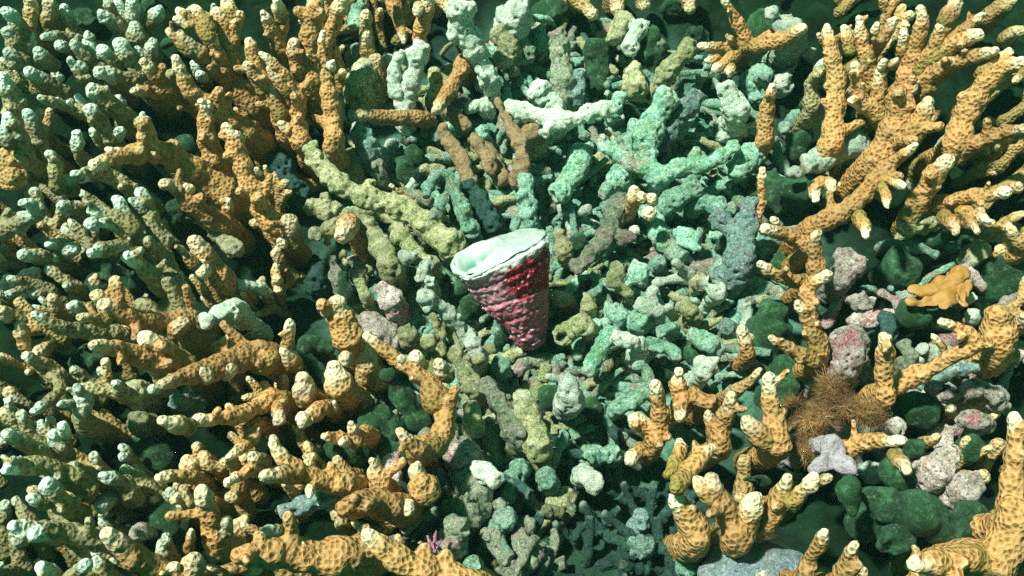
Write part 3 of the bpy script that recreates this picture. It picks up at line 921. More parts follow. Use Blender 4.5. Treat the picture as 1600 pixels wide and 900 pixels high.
DEAD_TEXT = '''
* D 14 | dead_coral_branch | dead coral | blurred pale dead column rising to the top edge left of the brown knuckled coral
552,52 558,20 566,-12 /13,14
* D 12 | dead_coral_branch | dead coral | slim pale spike beneath the blurred column at the top
552,66 556,80 564,96 /7,10
* E 22 | sponge_boulder | dead coral | rounded encrusted boulder with a dark pit right of the slim pointed column
560,96 566,116 560,136 /22,24
* E 14 | dead_coral_stub | dead coral | round algae ringed stub end inside the dark hollow near the top
572,146 584,140 /17,19
* W 8 | shell_fragment | sea shell | small smooth white disc in the shadow near the top
603,84 607,94 /9,11
* V 26 | dead_coral_plate | dead coral | grey lilac slab sloping beside the foot of the slim pointed column
548,186 562,206 578,236 /16,22
* W 24 | bleached_fork | dead coral | bleached greenish white fork shaped like a V near the top centre
632,74 618,104 618,140 634,176 /8,14
664,58 652,92 642,126 634,176 /14,15
* E 22 | dead_coral_branch | dead coral | short dead stick with a round end right of the bleached fork
676,102 680,124 676,150 /10,13
* W 30 | bleached_branch | dead coral | long bleached cream trunk running down from the top edge with a knobby bulge
718,-10 724,34 742,78 758,108 768,134 /22,14
+ 698,58 716,48 /12,20
+ 716,66 728,54 /9,14
* V 22 | dead_coral_lump | dead coral | pinkish knobbed lump at the foot of the bleached cream trunk
738,128 756,134 766,140 /10,12
* W 18 | dead_coral_plate | dead coral | flaky white slab below the pinkish lump
724,170 742,166 762,170 /8,12
766,172 758,160 /8,12
* D 18 | dead_coral_stub | dead coral | pale round stub between the flaky slab and the Y shaped tan coral
748,196 752,212 /13,15
* E 26 | dead_coral_branch | dead coral | thick pale dead coral branch lying behind the cream trunk
770,34 784,56 798,78 /16,18
794,108 784,88 /13,15
* W 28 | dead_coral_boulder | dead coral | large bright cream boulder of dead coral at the top centre
806,4 812,20 800,38 /26,28
* D 20 | dead_coral_branch | dead coral | pale speckled dead stick pointing down right of the cream boulder
834,100 822,78 806,52 /10,14
* D 20 | dead_coral_branch | dead coral | teal dead branch curving at the left of the big Y shaped dead coral
806,122 800,100 798,84 /10,12
* Q 24 | dead_coral_post | dead coral | pink topped dead column with a green patch near the top centre
868,40 874,72 878,104 882,150 /15,19
* D 14 | dead_coral_stub | dead coral | small grey teal stub left of the pink topped column
836,38 842,56 846,74 /11,12
* V 22 | dead_coral_post | dead coral | narrow grey column right of the pink topped column
906,102 902,128 898,154 /12,14
* W 30 | dead_y_coral | dead coral | big pale green dead coral forked like a Y above the shell
828,124 846,150 868,178 /18,20
+ 968,164 934,174 900,184 872,188 830,178 796,166 /12,15
+ 846,214 858,200 872,188 /9,12
* E 22 | dead_coral_branch | dead coral | yellowish end of a dead branch below the arm of the Y
870,212 852,218 836,232 /12,15
* E 24 | dead_coral_flake | dead coral | pale crusted flake beside the bright bleached flake
956,72 962,54 974,34 /13,16
* W 30 | bleached_flake | dead coral | bright white bleached flake standing below the top edge
980,84 990,62 1004,44 /12,14
* E 20 | dead_coral_post | dead coral | tan knobbed column under the bright white flake
982,98 988,116 992,136 /16,18
* D 24 | hollow_tube | dead coral | hollow ring ended tube beside the arm of the Y coral
971,144 968,152 960,170 /12,12 o
* D 14 | dead_coral_branch | dead coral | slim pale peg standing right of the Y coral
994,180 990,200 986,226 /10,11
* E 28 | dead_coral_branch | dead coral | pitted cream branch slanting up toward the tan antler coral
1082,56 1070,84 1050,104 1036,126 /13,16
* D 32 | thick_dead_coral | dead coral | broad pale teal trunk slanting up with a broken top in the upper rubble
1052,130 1038,160 1020,190 1008,232 /20,21
+ 1010,172 1022,184 /10,14
* V 26 | thick_dead_coral | dead coral | long greyish branch lying parallel right of the broad teal trunk
1096,136 1078,164 1056,190 1040,214 /16,15
* W 26 | bleached_plate | dead coral | lavender white slab below the foot of the antler coral
1126,122 1138,148 1150,176 /14,20
* Q 20 | dead_coral_stub | dead coral | small pink pitted stub in the green shade at the upper centre
1022,58 1030,76 /9,11
* D 14 | pitted_sponge | dead coral | round pitted teal boulder right of the lavender slab
1184,104 1184,122 /20,22 o
* D 10 | pitted_sponge | dead coral | smaller teal ring ended stub under the round pitted boulder
1190,140 1186,150 /13,14 o
* W 30 | ridged_dead_coral | dead coral | bulbous ridged white dead coral at the end of the antler
1226,24 1232,44 1236,64 /22,24
1198,12 1206,20 /10,12
* W 12 | dead_coral_stub | dead coral | pale stubs in the shade between antler coral and great fan
1234,118 1226,126 /14,16
1268,70 1262,84 /9,12
* D 12 | dead_coral_stub | dead coral | three small teal broken stubs down the left side of the great fan
1246,170 1240,186 /10,12
1222,196 1230,204 /11,12
1218,218 1212,226 /12,13
* W 34 | bleached_plate | dead coral | smooth bleached teal white slab under the great ochre fan
1252,262 1280,250 1312,236 1332,222 /17,22
1226,272 1244,270 /9,12
* W 30 | dead_coral_foot_lump | dead coral | rough white dead base where the thick right branch begins
1490,206 1484,226 1478,246 /18,20
* E 34 | dead_coral_log | dead coral | long knobby yellow green dead branch running toward the shell from upper left
478,222 496,252 528,284 562,306 604,318 640,334 672,358 706,384 /15,22
+ 598,300 608,312 620,322 /15,17
+ 574,276 578,292 /11,14
+ 502,270 520,278 /14,20
* E 18 | dead_coral_branch | dead coral | short cream topped stump above the long knobby branch
546,226 550,248 556,270 /13,15
* Q 18 | dead_coral_branch | dead coral | brown and pink stick right of the cream topped stump
570,222 582,246 594,276 /10,14
* E 20 | dead_coral_stub | dead coral | olive blunt stub pointing left under the long knobby branch
468,318 490,324 520,334 /12,16
* E 40 | dead_coral_branch | dead coral | arching yellow green dead branch carrying one live ochre knob
482,372 510,360 544,342 574,352 594,388 612,420 /12,18
* O 50 | coral_lump | coral | round live ochre knob with coarse cells on the arching dead branch
530,374 540,362 550,352 /17,18 ^6
* E 30 | dead_coral_branch | dead coral | knobbed yellow dead branch just left of the shell mouth
620,344 632,368 648,396 672,414 /12,15
+ 606,366 620,372 /10,12
* W 36 | dead_coral_fork | dead coral | pale forked cream twig with broken ends left of the shell
650,392 640,402 620,408 /10,12
686,440 670,442 /10,12
664,428 656,430 668,418 674,416 /13,10
* D 32 | dead_coral_arch | dead coral | pale arch of dead coral wrapped round a green hollow above the shell
666,312 672,288 690,272 708,290 720,324 736,364 /8,16
+ 668,330 678,336 /10,13
* K 20 | grey_crusted_coral | dead coral | dark grey speckled trunk between the arch and the shell
724,280 744,312 764,352 /14,22
* E 14 | dead_coral_stub | dead coral | small cream stub pointing left in the dark pocket above the shell
652,262 670,266 686,268 /8,9
* B 12 | brown_twig | coral | thin brown twig lying behind the long knobby dead branch
608,288 630,304 654,318 /5,7
* D 20 | grey_coral_post | dead coral | grey teal column under the Y shaped tan coral
816,266 822,300 828,348 /12,16
* Q 10 | dead_coral_lump | dead coral | pink speckled lump under the right prong of the tan Y coral
824,272 846,272 /14,16
* D 26 | dead_coral_tube | dead coral | thick teal tube with a ringed end right of the tan Y coral
858,312 876,300 896,272 908,236 /17,19 o
* D 32 | bleached_branch | dead coral | long pale forked branch sweeping right across the upper rubble
1158,222 1132,238 1104,258 1068,262 1034,276 /10,15
+ 938,218 962,238 990,258 1034,276 /12,17
+ 1012,210 1014,240 1022,268 /13,15
+ 1090,226 1086,244 1082,262 /8,11
* D 26 | hollow_tube | dead coral | wide hollow ring ended tube at the right rim of the rubble
1144,278 1152,264 1172,242 /18,20 o
* D 28 | dead_coral_branch | dead coral | green tinted thick branch in the middle right of the rubble
1100,282 1076,298 1044,318 /17,18
* D 24 | dead_coral_branch | dead coral | blunt teal branch lying below the green tinted thick branch
1142,326 1116,322 1088,316 /17,15
* V 30 | purple_dead_coral | dead coral | broad smooth purplish trunk at the right rim of the rubble
1176,302 1168,340 1158,384 1150,424 /13,26
+ 1108,330 1128,346 1150,368 /12,18
* Q 28 | dead_coral_branch | dead coral | long pinkish branch with small red specks sloping down left right of the shell
896,424 918,404 944,376 960,344 972,314 /13,17
+ 996,366 978,372 960,366 /10,12
* D 26 | dead_coral_branch | dead coral | wide teal slab like branch under the brown orange clump
938,308 960,290 974,270 /12,20
* E 18 | dead_coral_stub | dead coral | yellow green upright stub at the right shoulder of the shell
872,356 876,374 882,396 /10,14
* D 18 | dead_coral_branch | dead coral | broad teal branch sloping to the lower right beneath the orange clump
1076,412 1050,390 1030,364 1018,340 /16,20
* D 24 | dead_coral_stub | dead coral | pale stub in the pocket right of the broad sloping branch
1104,374 1084,370 1066,366 /12,14
+ 1100,390 1078,386 1062,378 /6,8
* D 22 | dead_coral_lump | dead coral | round pale pebble like knob in the lower middle rubble
1030,402 1030,410 /10,11
* W 30 | hollow_tube | dead coral | bright white ring with a dark centre in the lower right rubble
1105,436 1112,444 1120,456 /13,14 o
* E 24 | dead_coral_stub | dead coral | yellowish disc end touching the bright white ring
1086,430 1096,442 /11,12
* E 30 | dead_coral_branch | dead coral | cream twisted branch standing in the rubble right of the shell
966,404 966,420 958,438 972,450 984,462 /13,9
* D 18 | dead_coral_stub | dead coral | teal stub behind the cream twisted branch
994,402 996,418 1000,436 /13,15
* E 28 | pitted_disc | dead coral | round disc with a black pit low in the rubble right of the shell
914,460 916,472 920,488 /14,13 o
* E 26 | dead_coral_stub | dead coral | round pitted cream end near the middle of the lower rubble
1058,470 1070,482 1086,492 /15,15 o
* W 28 | dead_coral_branch | dead coral | cream blunt branch sloping right in the lower rubble
990,468 1008,478 1030,494 /14,12
* D 28 | dead_coral_lump | dead coral | rounded teal lump left of the flat pale pebble
992,484 1000,500 /16,17
* D 22 | dead_coral_lump | dead coral | soft rounded teal lump above the bright bleached stick
958,476 966,494 /16,18
* D 24 | dead_coral_stub | dead coral | pair of round pale ends clustered below the black pitted disc
922,498 930,508 /10,12
938,498 944,508 /10,12
* E 30 | hollow_tube | dead coral | yellow rimmed tube end under the tip of the shell
870,536 880,524 900,514 922,512 /16,16 o
* W 40 | bleached_stick | dead coral | bright white stick lying across the lower rubble
952,520 972,530 1000,542 /12,14
* D 30 | dead_coral_branch | dead coral | teal branch descending from the bright white stick
918,592 926,566 940,544 956,526 /15,16
* D 28 | pale_pebble | dead coral | flat pale pebble lying right of the bright white stick
1022,524 1038,518 1054,512 /11,10
* D 22 | dead_coral_branch | dead coral | knobbly teal branch running right in the lower rubble
1070,518 1092,530 1118,546 /12,14
* V 18 | dead_coral_stub | dead coral | small crusted stub beside the banded ochre peg
1116,506 1130,510 1144,516 /12,14
* D 24 | dead_coral_arch | dead coral | grey arching branch end over the dark hollow
1060,566 1052,550 1032,540 1012,546 /10,15
* W 34 | pitted_lump | dead coral | cream lump with a small pit and a white spike below the shell
880,586 886,602 888,626 /15,22
+ 850,586 864,592 880,596 /5,9
* D 30 | thin_dead_arch | dead coral | thin ragged teal arch of dead coral over a dark green hole
986,568 1008,578 1014,602 996,620 966,638 /9,12
* E 36 | dead_coral_post | dead coral | upright green topped column below the shell
812,606 820,632 832,668 842,700 /16,22
* W 40 | dead_coral_branch | dead coral | pale speckled branch sloping down right below the left of the shell
650,458 676,472 706,494 732,526 744,552 /13,14
* E 30 | dead_coral_branch | dead coral | lower grey end of the pale speckled branch
738,540 742,556 /12,16
* P 22 | pink_crust_plate | dead coral | pinkish speckled slab right of the big cream crowned knob
556,500 580,512 600,530 /22,26
590,436 606,458 618,482 /18,22
* E 28 | algae_clump | dead coral | two yellow green algae covered lumps between the slab and the pale branch
632,506 638,526 /14,16
666,516 672,536 /14,15
* E 26 | dead_coral_stick | dead coral | cream short stick standing above the pink slab
560,432 566,450 574,468 /9,10
* Q 18 | dead_coral_stick | dead coral | mottled pink stick beside the green crevice left of centre
514,396 522,420 530,450 /10,13
546,396 556,416 562,440 /10,13
* K 14 | dark_dead_coral | dead coral | dark shaded dead trunk in the gap under the live left colonies
430,238 446,276 462,300 /16,20
* E 34 | dead_coral_branch | dead coral | knotted pale tan branch below the tip of the pale speckled branch
708,536 712,556 728,584 742,612 /12,14
+ 756,550 746,562 /10,12
* Q 30 | dead_coral_branch | dead coral | pink crusted branch running down from the knotted tan branch
752,588 766,612 788,644 814,690 /12,22
* E 34 | dead_coral_branch | dead coral | yellowish stub standing left of the pink crusted branch
736,622 738,642 740,664 /14,15
* D 24 | dead_coral_lump | dead coral | round teal knob just below the tip of the shell
776,562 784,574 /13,15
* V 44 | purple_crusted_branch | dead coral | purple crusted dead branch left of the ochre sausage coral
430,804 456,796 486,786 520,778 /12,18
* Q 26 | crusted_boulder | dead coral | brown speckled rock slope between the white knobbed dome and the pale ball
700,776 716,792 730,800 /26,32
690,830 706,846 /22,28
* Q 30 | dead_coral_branch | dead coral | pinkish brown stump lying under the pale green topped branch in the lower centre
770,776 752,764 728,752 /16,22
* D 24 | dead_coral_branch | dead coral | dim teal branch leading down to the round ball at the basin edge
790,786 800,760 812,730 /13,17
* Q 20 | dead_coral_branch | dead coral | dim grey branch at the bottom edge left of the basin
800,880 780,860 764,836 /12,16
* P 30 | pink_boulder | dead coral | pink brown speckled boulder under the hooked ochre branch
706,690 720,706 730,726 /24,30
* W 40 | dead_coral_branch | dead coral | pale green topped branch pointing right in the lower centre
784,756 768,744 746,732 /15,15
* D 24 | bleached_ball | dead coral | round pale teal ball at the edge of the dark basin
786,804 788,812 /17,18
* D 36 | bleached_ball | dead coral | round pale ball at the bottom edge beside the pink polyps
733,872 740,884 /14,15
* Q 34 | dead_coral_stub | dead coral | brown speckled blunt stub above the pale ball near the bottom
730,832 722,826 708,820 /14,16
* D 26 | dead_coral_stub | dead coral | dim teal capped stub in the dark basin
848,736 856,752 /15,17
* D 24 | hollow_tube | dead coral | olive hollow tube end pointing left in the dark basin
908,720 926,712 956,712 /16,15 o
* W 34 | bleached_ball | dead coral | bright white teal ball under the olive hollow tube
934,762 924,752 912,744 /18,16 w
* W 30 | capped_stub | dead coral | white capped stub right of the green hollow in the lower right centre
1114,556 1108,568 1094,588 /15,16 w
* V 14 | crusted_lump | dead coral | pink and teal crusted lump deep in the dark basin
998,798 1006,818 /10,14
978,838 988,848 /8,10
1008,836 1006,856 /18,22
* D 14 | dead_coral_stub | dead coral | dim pale stub at the bottom of the dark basin's right side
1068,872 1074,884 /14,16
* S 50 | bleached_bent_coral | coral | smooth white bent bleached coral in the lower right
1340,736 1318,728 1302,712 1292,696 /14,18
+ 1292,696 1288,716 1276,738 /10,16
* P 40 | pink_crust_boulder | dead coral | tall pink and white crusted boulder right of the ochre trunk
1322,500 1326,530 1320,570 /24,28
1340,462 1344,474 /20,22
1300,548 1310,566 /16,20
* P 30 | pink_crust_plate | dead coral | pink slab in the shade under the diagonal ochre log
1322,386 1322,412 1314,434 /18,20
1344,394 1340,420 /14,18
* P 30 | pink_crust_boulder | dead coral | white and pink pitted boulder at the right edge above the ridged column
1500,604 1530,608 1560,622 /16,18
1490,646 1510,656 1540,664 /14,16 o
1470,612 1456,606 /12,14
* P 34 | pink_crust_boulder | dead coral | pale pink boulder above the green lobes in the lower right
1466,694 1476,720 1456,744 /20,24
1518,724 1514,752 1504,770 /20,24
1404,660 1396,668 /16,18
* Q 30 | dead_coral_stub | dead coral | small pink stub with a pale cap left of the elbow coral
1408,530 1416,546 1424,566 /8,12
* V 30 | dead_coral_branch | dead coral | smooth grey branch lying under the elbow coral
1536,572 1504,576 1470,588 /11,13
* K 24 | dark_dead_coral | dead coral | dark grey branch behind the top of the upright blunt finger
1382,482 1386,500 1388,520 /12,14
* E 20 | dead_coral_stub | dead coral | cream capped stub above the yellow lobed plate
1518,414 1522,402 1532,390 /13,16
* O 34 | yellow_coral_mass | coral | mottled yellow brown massive coral near the right edge
1560,476 1558,510 1556,552 /26,30
* W 20 | dead_coral_stub | dead coral | pale stubs in a column left of the mottled yellow mass
1508,456 1514,466 /11,12
1516,480 1520,500 /12,12
* E 20 | dead_coral_lump | dead coral | dim tan dead lumps beside the long left pointing ochre finger
205,602 212,614 /17,20
212,640 216,660 /16,18
* V 26 | dead_coral_lump | dead coral | grey lilac lump in the shadow below the long left pointing finger
262,622 278,624 /11,14
* W 44 | pale_crust | dead coral | rough white crust sitting on a dark green cup at left centre
334,496 346,492 366,488 /14,18
+ 312,500 324,500 /11,13
* W 26 | dead_coral_flake | dead coral | thin pale flake at the edge of the reddish hole
366,442 386,446 408,450 /7,9
* K 20 | reddish_dead_mass | dead coral | dark reddish dead mass left of the pink sticks
496,400 498,420 494,444 /14,18
* P 30 | lilac_ring | dead coral | small lilac ring crust beside the big banded finger
210,826 218,832 /11,12 o
'''
LOBE_TEXT = '''
* L 12 | green_lobe | algae | dark green hump between the tree shaped coral and the three knobbed coral
272,320 270,340 264,362 /18,28
* L 10 | green_lobe | algae | broad dark green hump with pale streaks at the left below the tree shaped coral
140,440 160,440 196,446 /28,38
* L 8 | green_lobe | algae | dark green mound at the left edge above mid height
60,420 40,440 20,460 /24,34
* L 20 | green_lobe | algae | dark green cup under the rough white crust
376,492 372,510 352,520 /24,34
* L 8 | green_lobe | algae | dark green hollow filling lobe inside the tall ochre fan
280,226 300,232 310,246 /13,16
* L 4 | green_lobe | algae | dark green lobe by the bottom left spiral finger
20,640 30,668 /30,38
150,580 146,560 /26,34
* L 8 | green_lobe | algae | dark green dome behind the big banded finger
268,800 266,826 260,850 /34,40
* L 6 | green_lobe | algae | dark green mound in the middle of the lower left quarter
230,700 226,720 /30,38
330,640 322,626 /14,18
* L 30 | green_lobe | algae | dark green ridge beside the big cream crowned knob
470,548 484,540 500,548 /14,18
* L 26 | green_lobe | algae | long dark green folded lobe under the hooked ochre branch
600,576 622,604 650,640 664,670 /12,18
570,640 584,660 600,680 /20,26
* L 22 | green_lobe | algae | dark green lobe between the ochre nubs and the white knobbed dome
560,716 552,704 530,706 /22,26
612,704 616,720 /20,24
572,756 560,760 /14,16
* L 24 | green_lobe | algae | narrow dark green oval inside the pale arch above the shell
698,290 704,312 706,336 /9,13
* L 12 | green_lobe | algae | rounded dark green lobe pair in the pocket above the shell
620,250 628,262 640,276 /13,16
646,232 650,250 /12,14
* L 20 | green_disc | algae | small bright green disc at the foot of the bleached fork
649,157 652,164 /9,9
* L 12 | green_lobe | algae | dark green finger like lobe left of the encrusted boulder
541,140 542,160 540,178 /8,10
* L 10 | green_lobe | algae | large smooth green lobes filling the shade at the top right of centre
936,60 932,90 934,120 /22,28
1012,50 1016,86 1012,120 /24,30
1006,150 998,170 /22,26
880,14 864,30 /24,28
* L 8 | green_lobe | algae | smooth green lobes behind the tan antler coral
1082,46 1088,62 /22,26
1060,30 1052,10 /18,24
1186,20 1196,40 /26,30
1104,124 1112,132 /16,20
* L 14 | green_lobe | algae | smooth green ridge down the left edge of the great fan
1262,150 1256,196 1246,228 /14,20
1216,40 1222,90 /10,16
* L 24 | green_lobe | algae | large smooth dark green tongue under the bleached teal slab
1302,304 1260,300 1216,296 /20,30
1214,340 1206,310 /16,22
* L 14 | green_lobe | algae | tall dark green wall left of the stub pointing trunk
1200,470 1206,500 1196,540 /26,34
1216,420 1226,408 /12,16
1246,574 1232,586 1226,600 /24,32
* L 16 | green_lobe | algae | dark green lobes with pale specks at the right under the drooping stubs
1420,406 1410,420 /24,30
1500,384 1514,376 /18,24
1576,412 1580,430 /24,30
1444,380 1456,376 /16,20
* L 20 | green_lobe | algae | dark green ridge above the elbow coral
1420,490 1444,484 1480,498 /18,20
1456,540 1448,548 /10,12
* L 24 | green_lobe | algae | dark green patches below the elbow coral
1424,620 1430,640 1446,650 /22,28
1532,556 1526,560 /10,12
* L 40 | green_lobe | algae | big rounded green lobes in the lower right beside the white bent coral
1352,776 1370,790 1392,806 /26,34
1330,752 1320,768 1330,800 /12,16
1390,726 1402,752 1404,790 /13,22
1440,794 1470,812 1492,830 /28,34
1500,800 1530,806 /22,26
1380,850 1392,840 /28,34
* L 30 | green_lobe | algae | dark green lobe at the right above the pale pink boulder
1438,688 1424,700 /12,18
1516,690 1524,704 /16,20
* L 24 | green_lobe | algae | green folded lobe behind the twin cream tipped pegs
1150,740 1166,748 1190,746 /12,16
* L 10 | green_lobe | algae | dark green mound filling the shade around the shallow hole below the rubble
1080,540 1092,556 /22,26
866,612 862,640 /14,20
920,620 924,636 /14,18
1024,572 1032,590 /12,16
* L 8 | green_lobe | algae | dark green lobes at the upper left behind the olive corals
130,20 136,40 /26,30
230,14 236,-6 /18,22
264,84 258,100 /12,18
276,66 262,70 /10,12
* L 22 | green_lobe | algae | green moss cushions scattered on the rubble right of the shell
990,440 996,450 /14,16
900,372 904,384 /9,11
1000,352 1010,356 /12,14
1128,372 1132,380 /10,12
862,248 858,256 /7,8
* L 22 | green_lobe | algae | dark green oval cushion at the left flank of the shell
728,466 736,488 /18,20
712,440 716,452 /12,14
778,520 784,534 /12,14
* L 20 | green_lobe | algae | dark green strip between two pink mottled sticks
536,420 540,440 546,462 /9,10
'''
EXTRA_TEXT = '''
* Y 34 | yellow_plate_coral | coral | flat yellow lobed plate coral with blunt prongs at the right
1420,452 1446,454 1476,446 1506,426 /7,11
1416,474 1444,474 1478,464 1500,448 /8,12
1470,484 1484,472 1500,450 /8,12
1504,478 1506,462 1508,440 /9,12
* R 40 | pink_polyp_cluster | coral | tiny pink and white fingered polyp cluster near the bottom edge
682,826 680,838 678,852 /3.2,4
667,834 670,844 676,856 /3.6,4
652,846 662,852 672,860 /3.4,4
692,838 688,846 682,858 /3,3.6
674,842 676,850 678,860 /3.6,4
684,862 678,862 /5,5
'''
M['R'] = dead_mat('pink_polyp', (0.42, 0.10, 0.20), (0.55, 0.25, 0.42), (0.3, 0.08, 0.2), (0.3, 0.1, 0.25), 0.2)
for nd in M['R'].node_tree.nodes:
    pass
build_things(LIVE_TEXT); build_things(DEAD_TEXT); build_things(LOBE_TEXT); build_things(EXTRA_TEXT)

# ------------------------------------------------------------------ prototypes of loose fragments and small shaded fingers
def proto(mat, L, r, bend, fork, hollow=False):
    S = []; n = 9
    for i in range(n):
        t = i/(n-1); S.append((bend*math.sin(t*math.pi)*L*0.2, 0, (t-0.5)*L, r*(1.15-0.3*t)*(1+0.12*math.sin(i*1.7+L*999))))
    polys = [(np.array(S), mat not in LIVE, hollow, (0.006 if mat in LIVE else r*1.1))]
    for q in range(fork):
        a = rng.choice((-1, 1))*rng.uniform(0.6, 1.0); k = int(n*(0.35+0.25*q)); b = np.array(S[k]); T = []
        ll = L*rng.uniform(0.3, 0.5)
        for i in range(6):
            t = i/5; T.append((b[0]+math.sin(a)*ll*t, b[1]+rng.uniform(-.05,.05)*ll, b[2]+math.cos(a)*ll*t, r*(0.95-0.25*t)))
        polys.append((np.array(T), mat not in LIVE, False, (0.006 if mat in LIVE else 0.0)))
    return polys
def add_proto(name, mat, *a, **k):
    return add_job(name, None, np.zeros(3), mat, proto(mat, *a, **k), voxel=0.0012)
frag = {}
for mt, cnt in (('D', 9), ('E', 5), ('K', 5), ('P', 3), ('Q', 4), ('W', 4)):
    frag[mt] = [add_proto('coral_fragment', mt, rng.uniform(0.020, 0.046), rng.uniform(0.0026, 0.0050), rng.uniform(-1, 1), rng.choice((0, 0, 1)), hollow=rng.random() < 0.45) for _ in range(cnt)]
fing = {}
for mt, cnt in (('B', 5), ('G', 5)):
    fing[mt] = [add_proto('small_finger_coral', mt, rng.uniform(0.03, 0.05), rng.uniform(0.0034, 0.0048), rng.uniform(-1, 1), rng.choice((1, 2, 2)) ) for _ in range(cnt)]
finish_jobs()

def free_copy(o, used):
    if o.name not in used: used.add(o.name); return o
    c = o.copy(); C.objects.link(c); return c
used = set()
STOP = set('a an the of in on at by to with and or near under above below beside between behind from into left right off its his it small that whose rising reaching pointing running leaning carrying lying standing'.split())
def near_label(px, py, adj):
    best = min(PLACED, key=lambda q: (q[0]-px)**2+(q[1]-py)**2)
    w = best[2].split()[:min(8, 12-len(adj.split()))]
    while w and w[-1] in STOP: w.pop()
    dx, dy = px-best[0], py-best[1]
    rel = ('right of' if dx > 0 else 'left of') if abs(dx) > abs(dy) else ('below' if dy > 0 else 'just above')
    return '%s %s the %s' % (adj, rel, ' '.join(w))
def place(o, px, py, h, direction, roll, sc):
    p, _ = at(px, py, h); o.location = p
    d = Vector(direction).normalized(); q = d.to_track_quat('Z', 'Y')
    o.rotation_euler = (q @ Matrix.Rotation(roll, 3, 'Z').to_quaternion()).to_euler(); o.scale = (sc,)*3
    return o
def side(px, py):
    if py < 230: return 'above the shell' if px < 900 else 'at the upper right of the shell'
    if py > 560: return 'below the shell'
    return 'left of the shell' if px < 780 else 'right of the shell'
WORD = {'D': 'teal', 'E': 'yellowish cream', 'K': 'dark grey', 'P': 'pink crusted', 'Q': 'dusky grey green', 'W': 'bleached white'}
n = 0
while n < 190:
    a = rng.uniform(0, 2*math.pi); q = math.sqrt(rng.random())
    px = 900+330*q*math.cos(a); py = 380+370*q*math.sin(a)
    if not (-10 < py < 770): continue
    if px < 560 and py < 200: continue
    if px < 640 and py > 560: continue
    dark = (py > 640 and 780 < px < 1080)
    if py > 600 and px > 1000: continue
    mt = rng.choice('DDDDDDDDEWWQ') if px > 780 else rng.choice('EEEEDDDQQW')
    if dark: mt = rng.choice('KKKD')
    o = free_copy(rng.choice(frag[mt]), used)
    az = rng.uniform(0, 2*math.pi)
    place(o, px, py, rng.uniform(0.004, 0.011), (math.cos(az), math.sin(az), rng.uniform(-0.1, 0.75)), rng.uniform(0, 6), rng.uniform(0.75, 1.15))
    zn = side(px, py) if not dark else 'in the dark basin below the shell'
    o['label'] = near_label(px, py, 'small %s coral fragment' % WORD[mt])
    o['category'] = 'coral rubble'; o['group'] = 'loose %s coral rubble %s' % (WORD[mt], zn); n += 1
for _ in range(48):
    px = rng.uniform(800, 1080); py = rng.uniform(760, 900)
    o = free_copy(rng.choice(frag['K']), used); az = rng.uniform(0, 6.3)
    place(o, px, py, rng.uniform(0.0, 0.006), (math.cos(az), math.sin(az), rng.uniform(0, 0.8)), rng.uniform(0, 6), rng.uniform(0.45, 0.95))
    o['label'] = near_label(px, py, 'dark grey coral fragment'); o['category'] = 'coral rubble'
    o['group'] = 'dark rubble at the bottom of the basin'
for _ in range(46):
    px = rng.uniform(610, 860); py = rng.uniform(620, 900); mt = rng.choice('QQQKEDP')
    o = free_copy(rng.choice(frag[mt]), used); az = rng.uniform(0, 6.3)
    place(o, px, py, rng.uniform(0.004, 0.022), (math.cos(az), math.sin(az), rng.uniform(0, 0.9)), rng.uniform(0, 6), rng.uniform(0.7, 1.15))
    o['label'] = near_label(px, py, 'small %s coral fragment' % WORD[mt]); o['category'] = 'coral rubble'
    o['group'] = 'mixed rubble below and left of the basin'
# pale and pink rubble among the corals of the right side
for _ in range(30):
    px = rng.uniform(1290, 1600); py = rng.uniform(380, 760)
    o = free_copy(rng.choice(frag[rng.choice('PPWD')]), used); az = rng.uniform(0, 6.3)
    place(o, px, py, rng.uniform(0.004, 0.016), (math.cos(az), math.sin(az), rng.uniform(0, 0.8)), rng.uniform(0, 6), rng.uniform(0.7, 1.1))
    o['label'] = near_label(px, py, 'small crusted coral fragment'); o['category'] = 'coral rubble'
    o['group'] = 'crusted rubble among the corals at the right'
# dim fingers deep between the traced colonies
n = 0
while n < 230:
    px = rng.uniform(-60, 1660); py = rng.uniform(-40, 940)
    e = ((px-890)/420)**2+((py-400)/480)**2
    if e < 1 or (700 < px < 1120): continue
    if px > 1180 and rng.random() < 0.5: continue
    if px < 340 and py < 300 and rng.random() < 0.7: continue
    mt = 'G' if px < 330 and rng.random() < 0.7 else 'B'
    o = free_copy(rng.choice(fing[mt]), used)
    dx = (px-800)/800
    place(o, px, py, rng.uniform(0.006, 0.018), (dx*0.8+rng.uniform(-.4, .4), rng.uniform(-0.1, 0.8), 0.9), rng.uniform(0, 6), rng.uniform(0.7, 1.05))
    zn = 'at the left' if px < 700 else 'at the right'; tb = 'upper' if py < 450 else 'lower'
    cw = 'olive' if mt == 'G' else 'brown'
    o['label'] = near_label(px, py, 'small shaded %s coral' % cw)
    o['category'] = 'coral'; o['group'] = 'small %s shaded corals %s, %s half' % (cw, zn, tb); n += 1
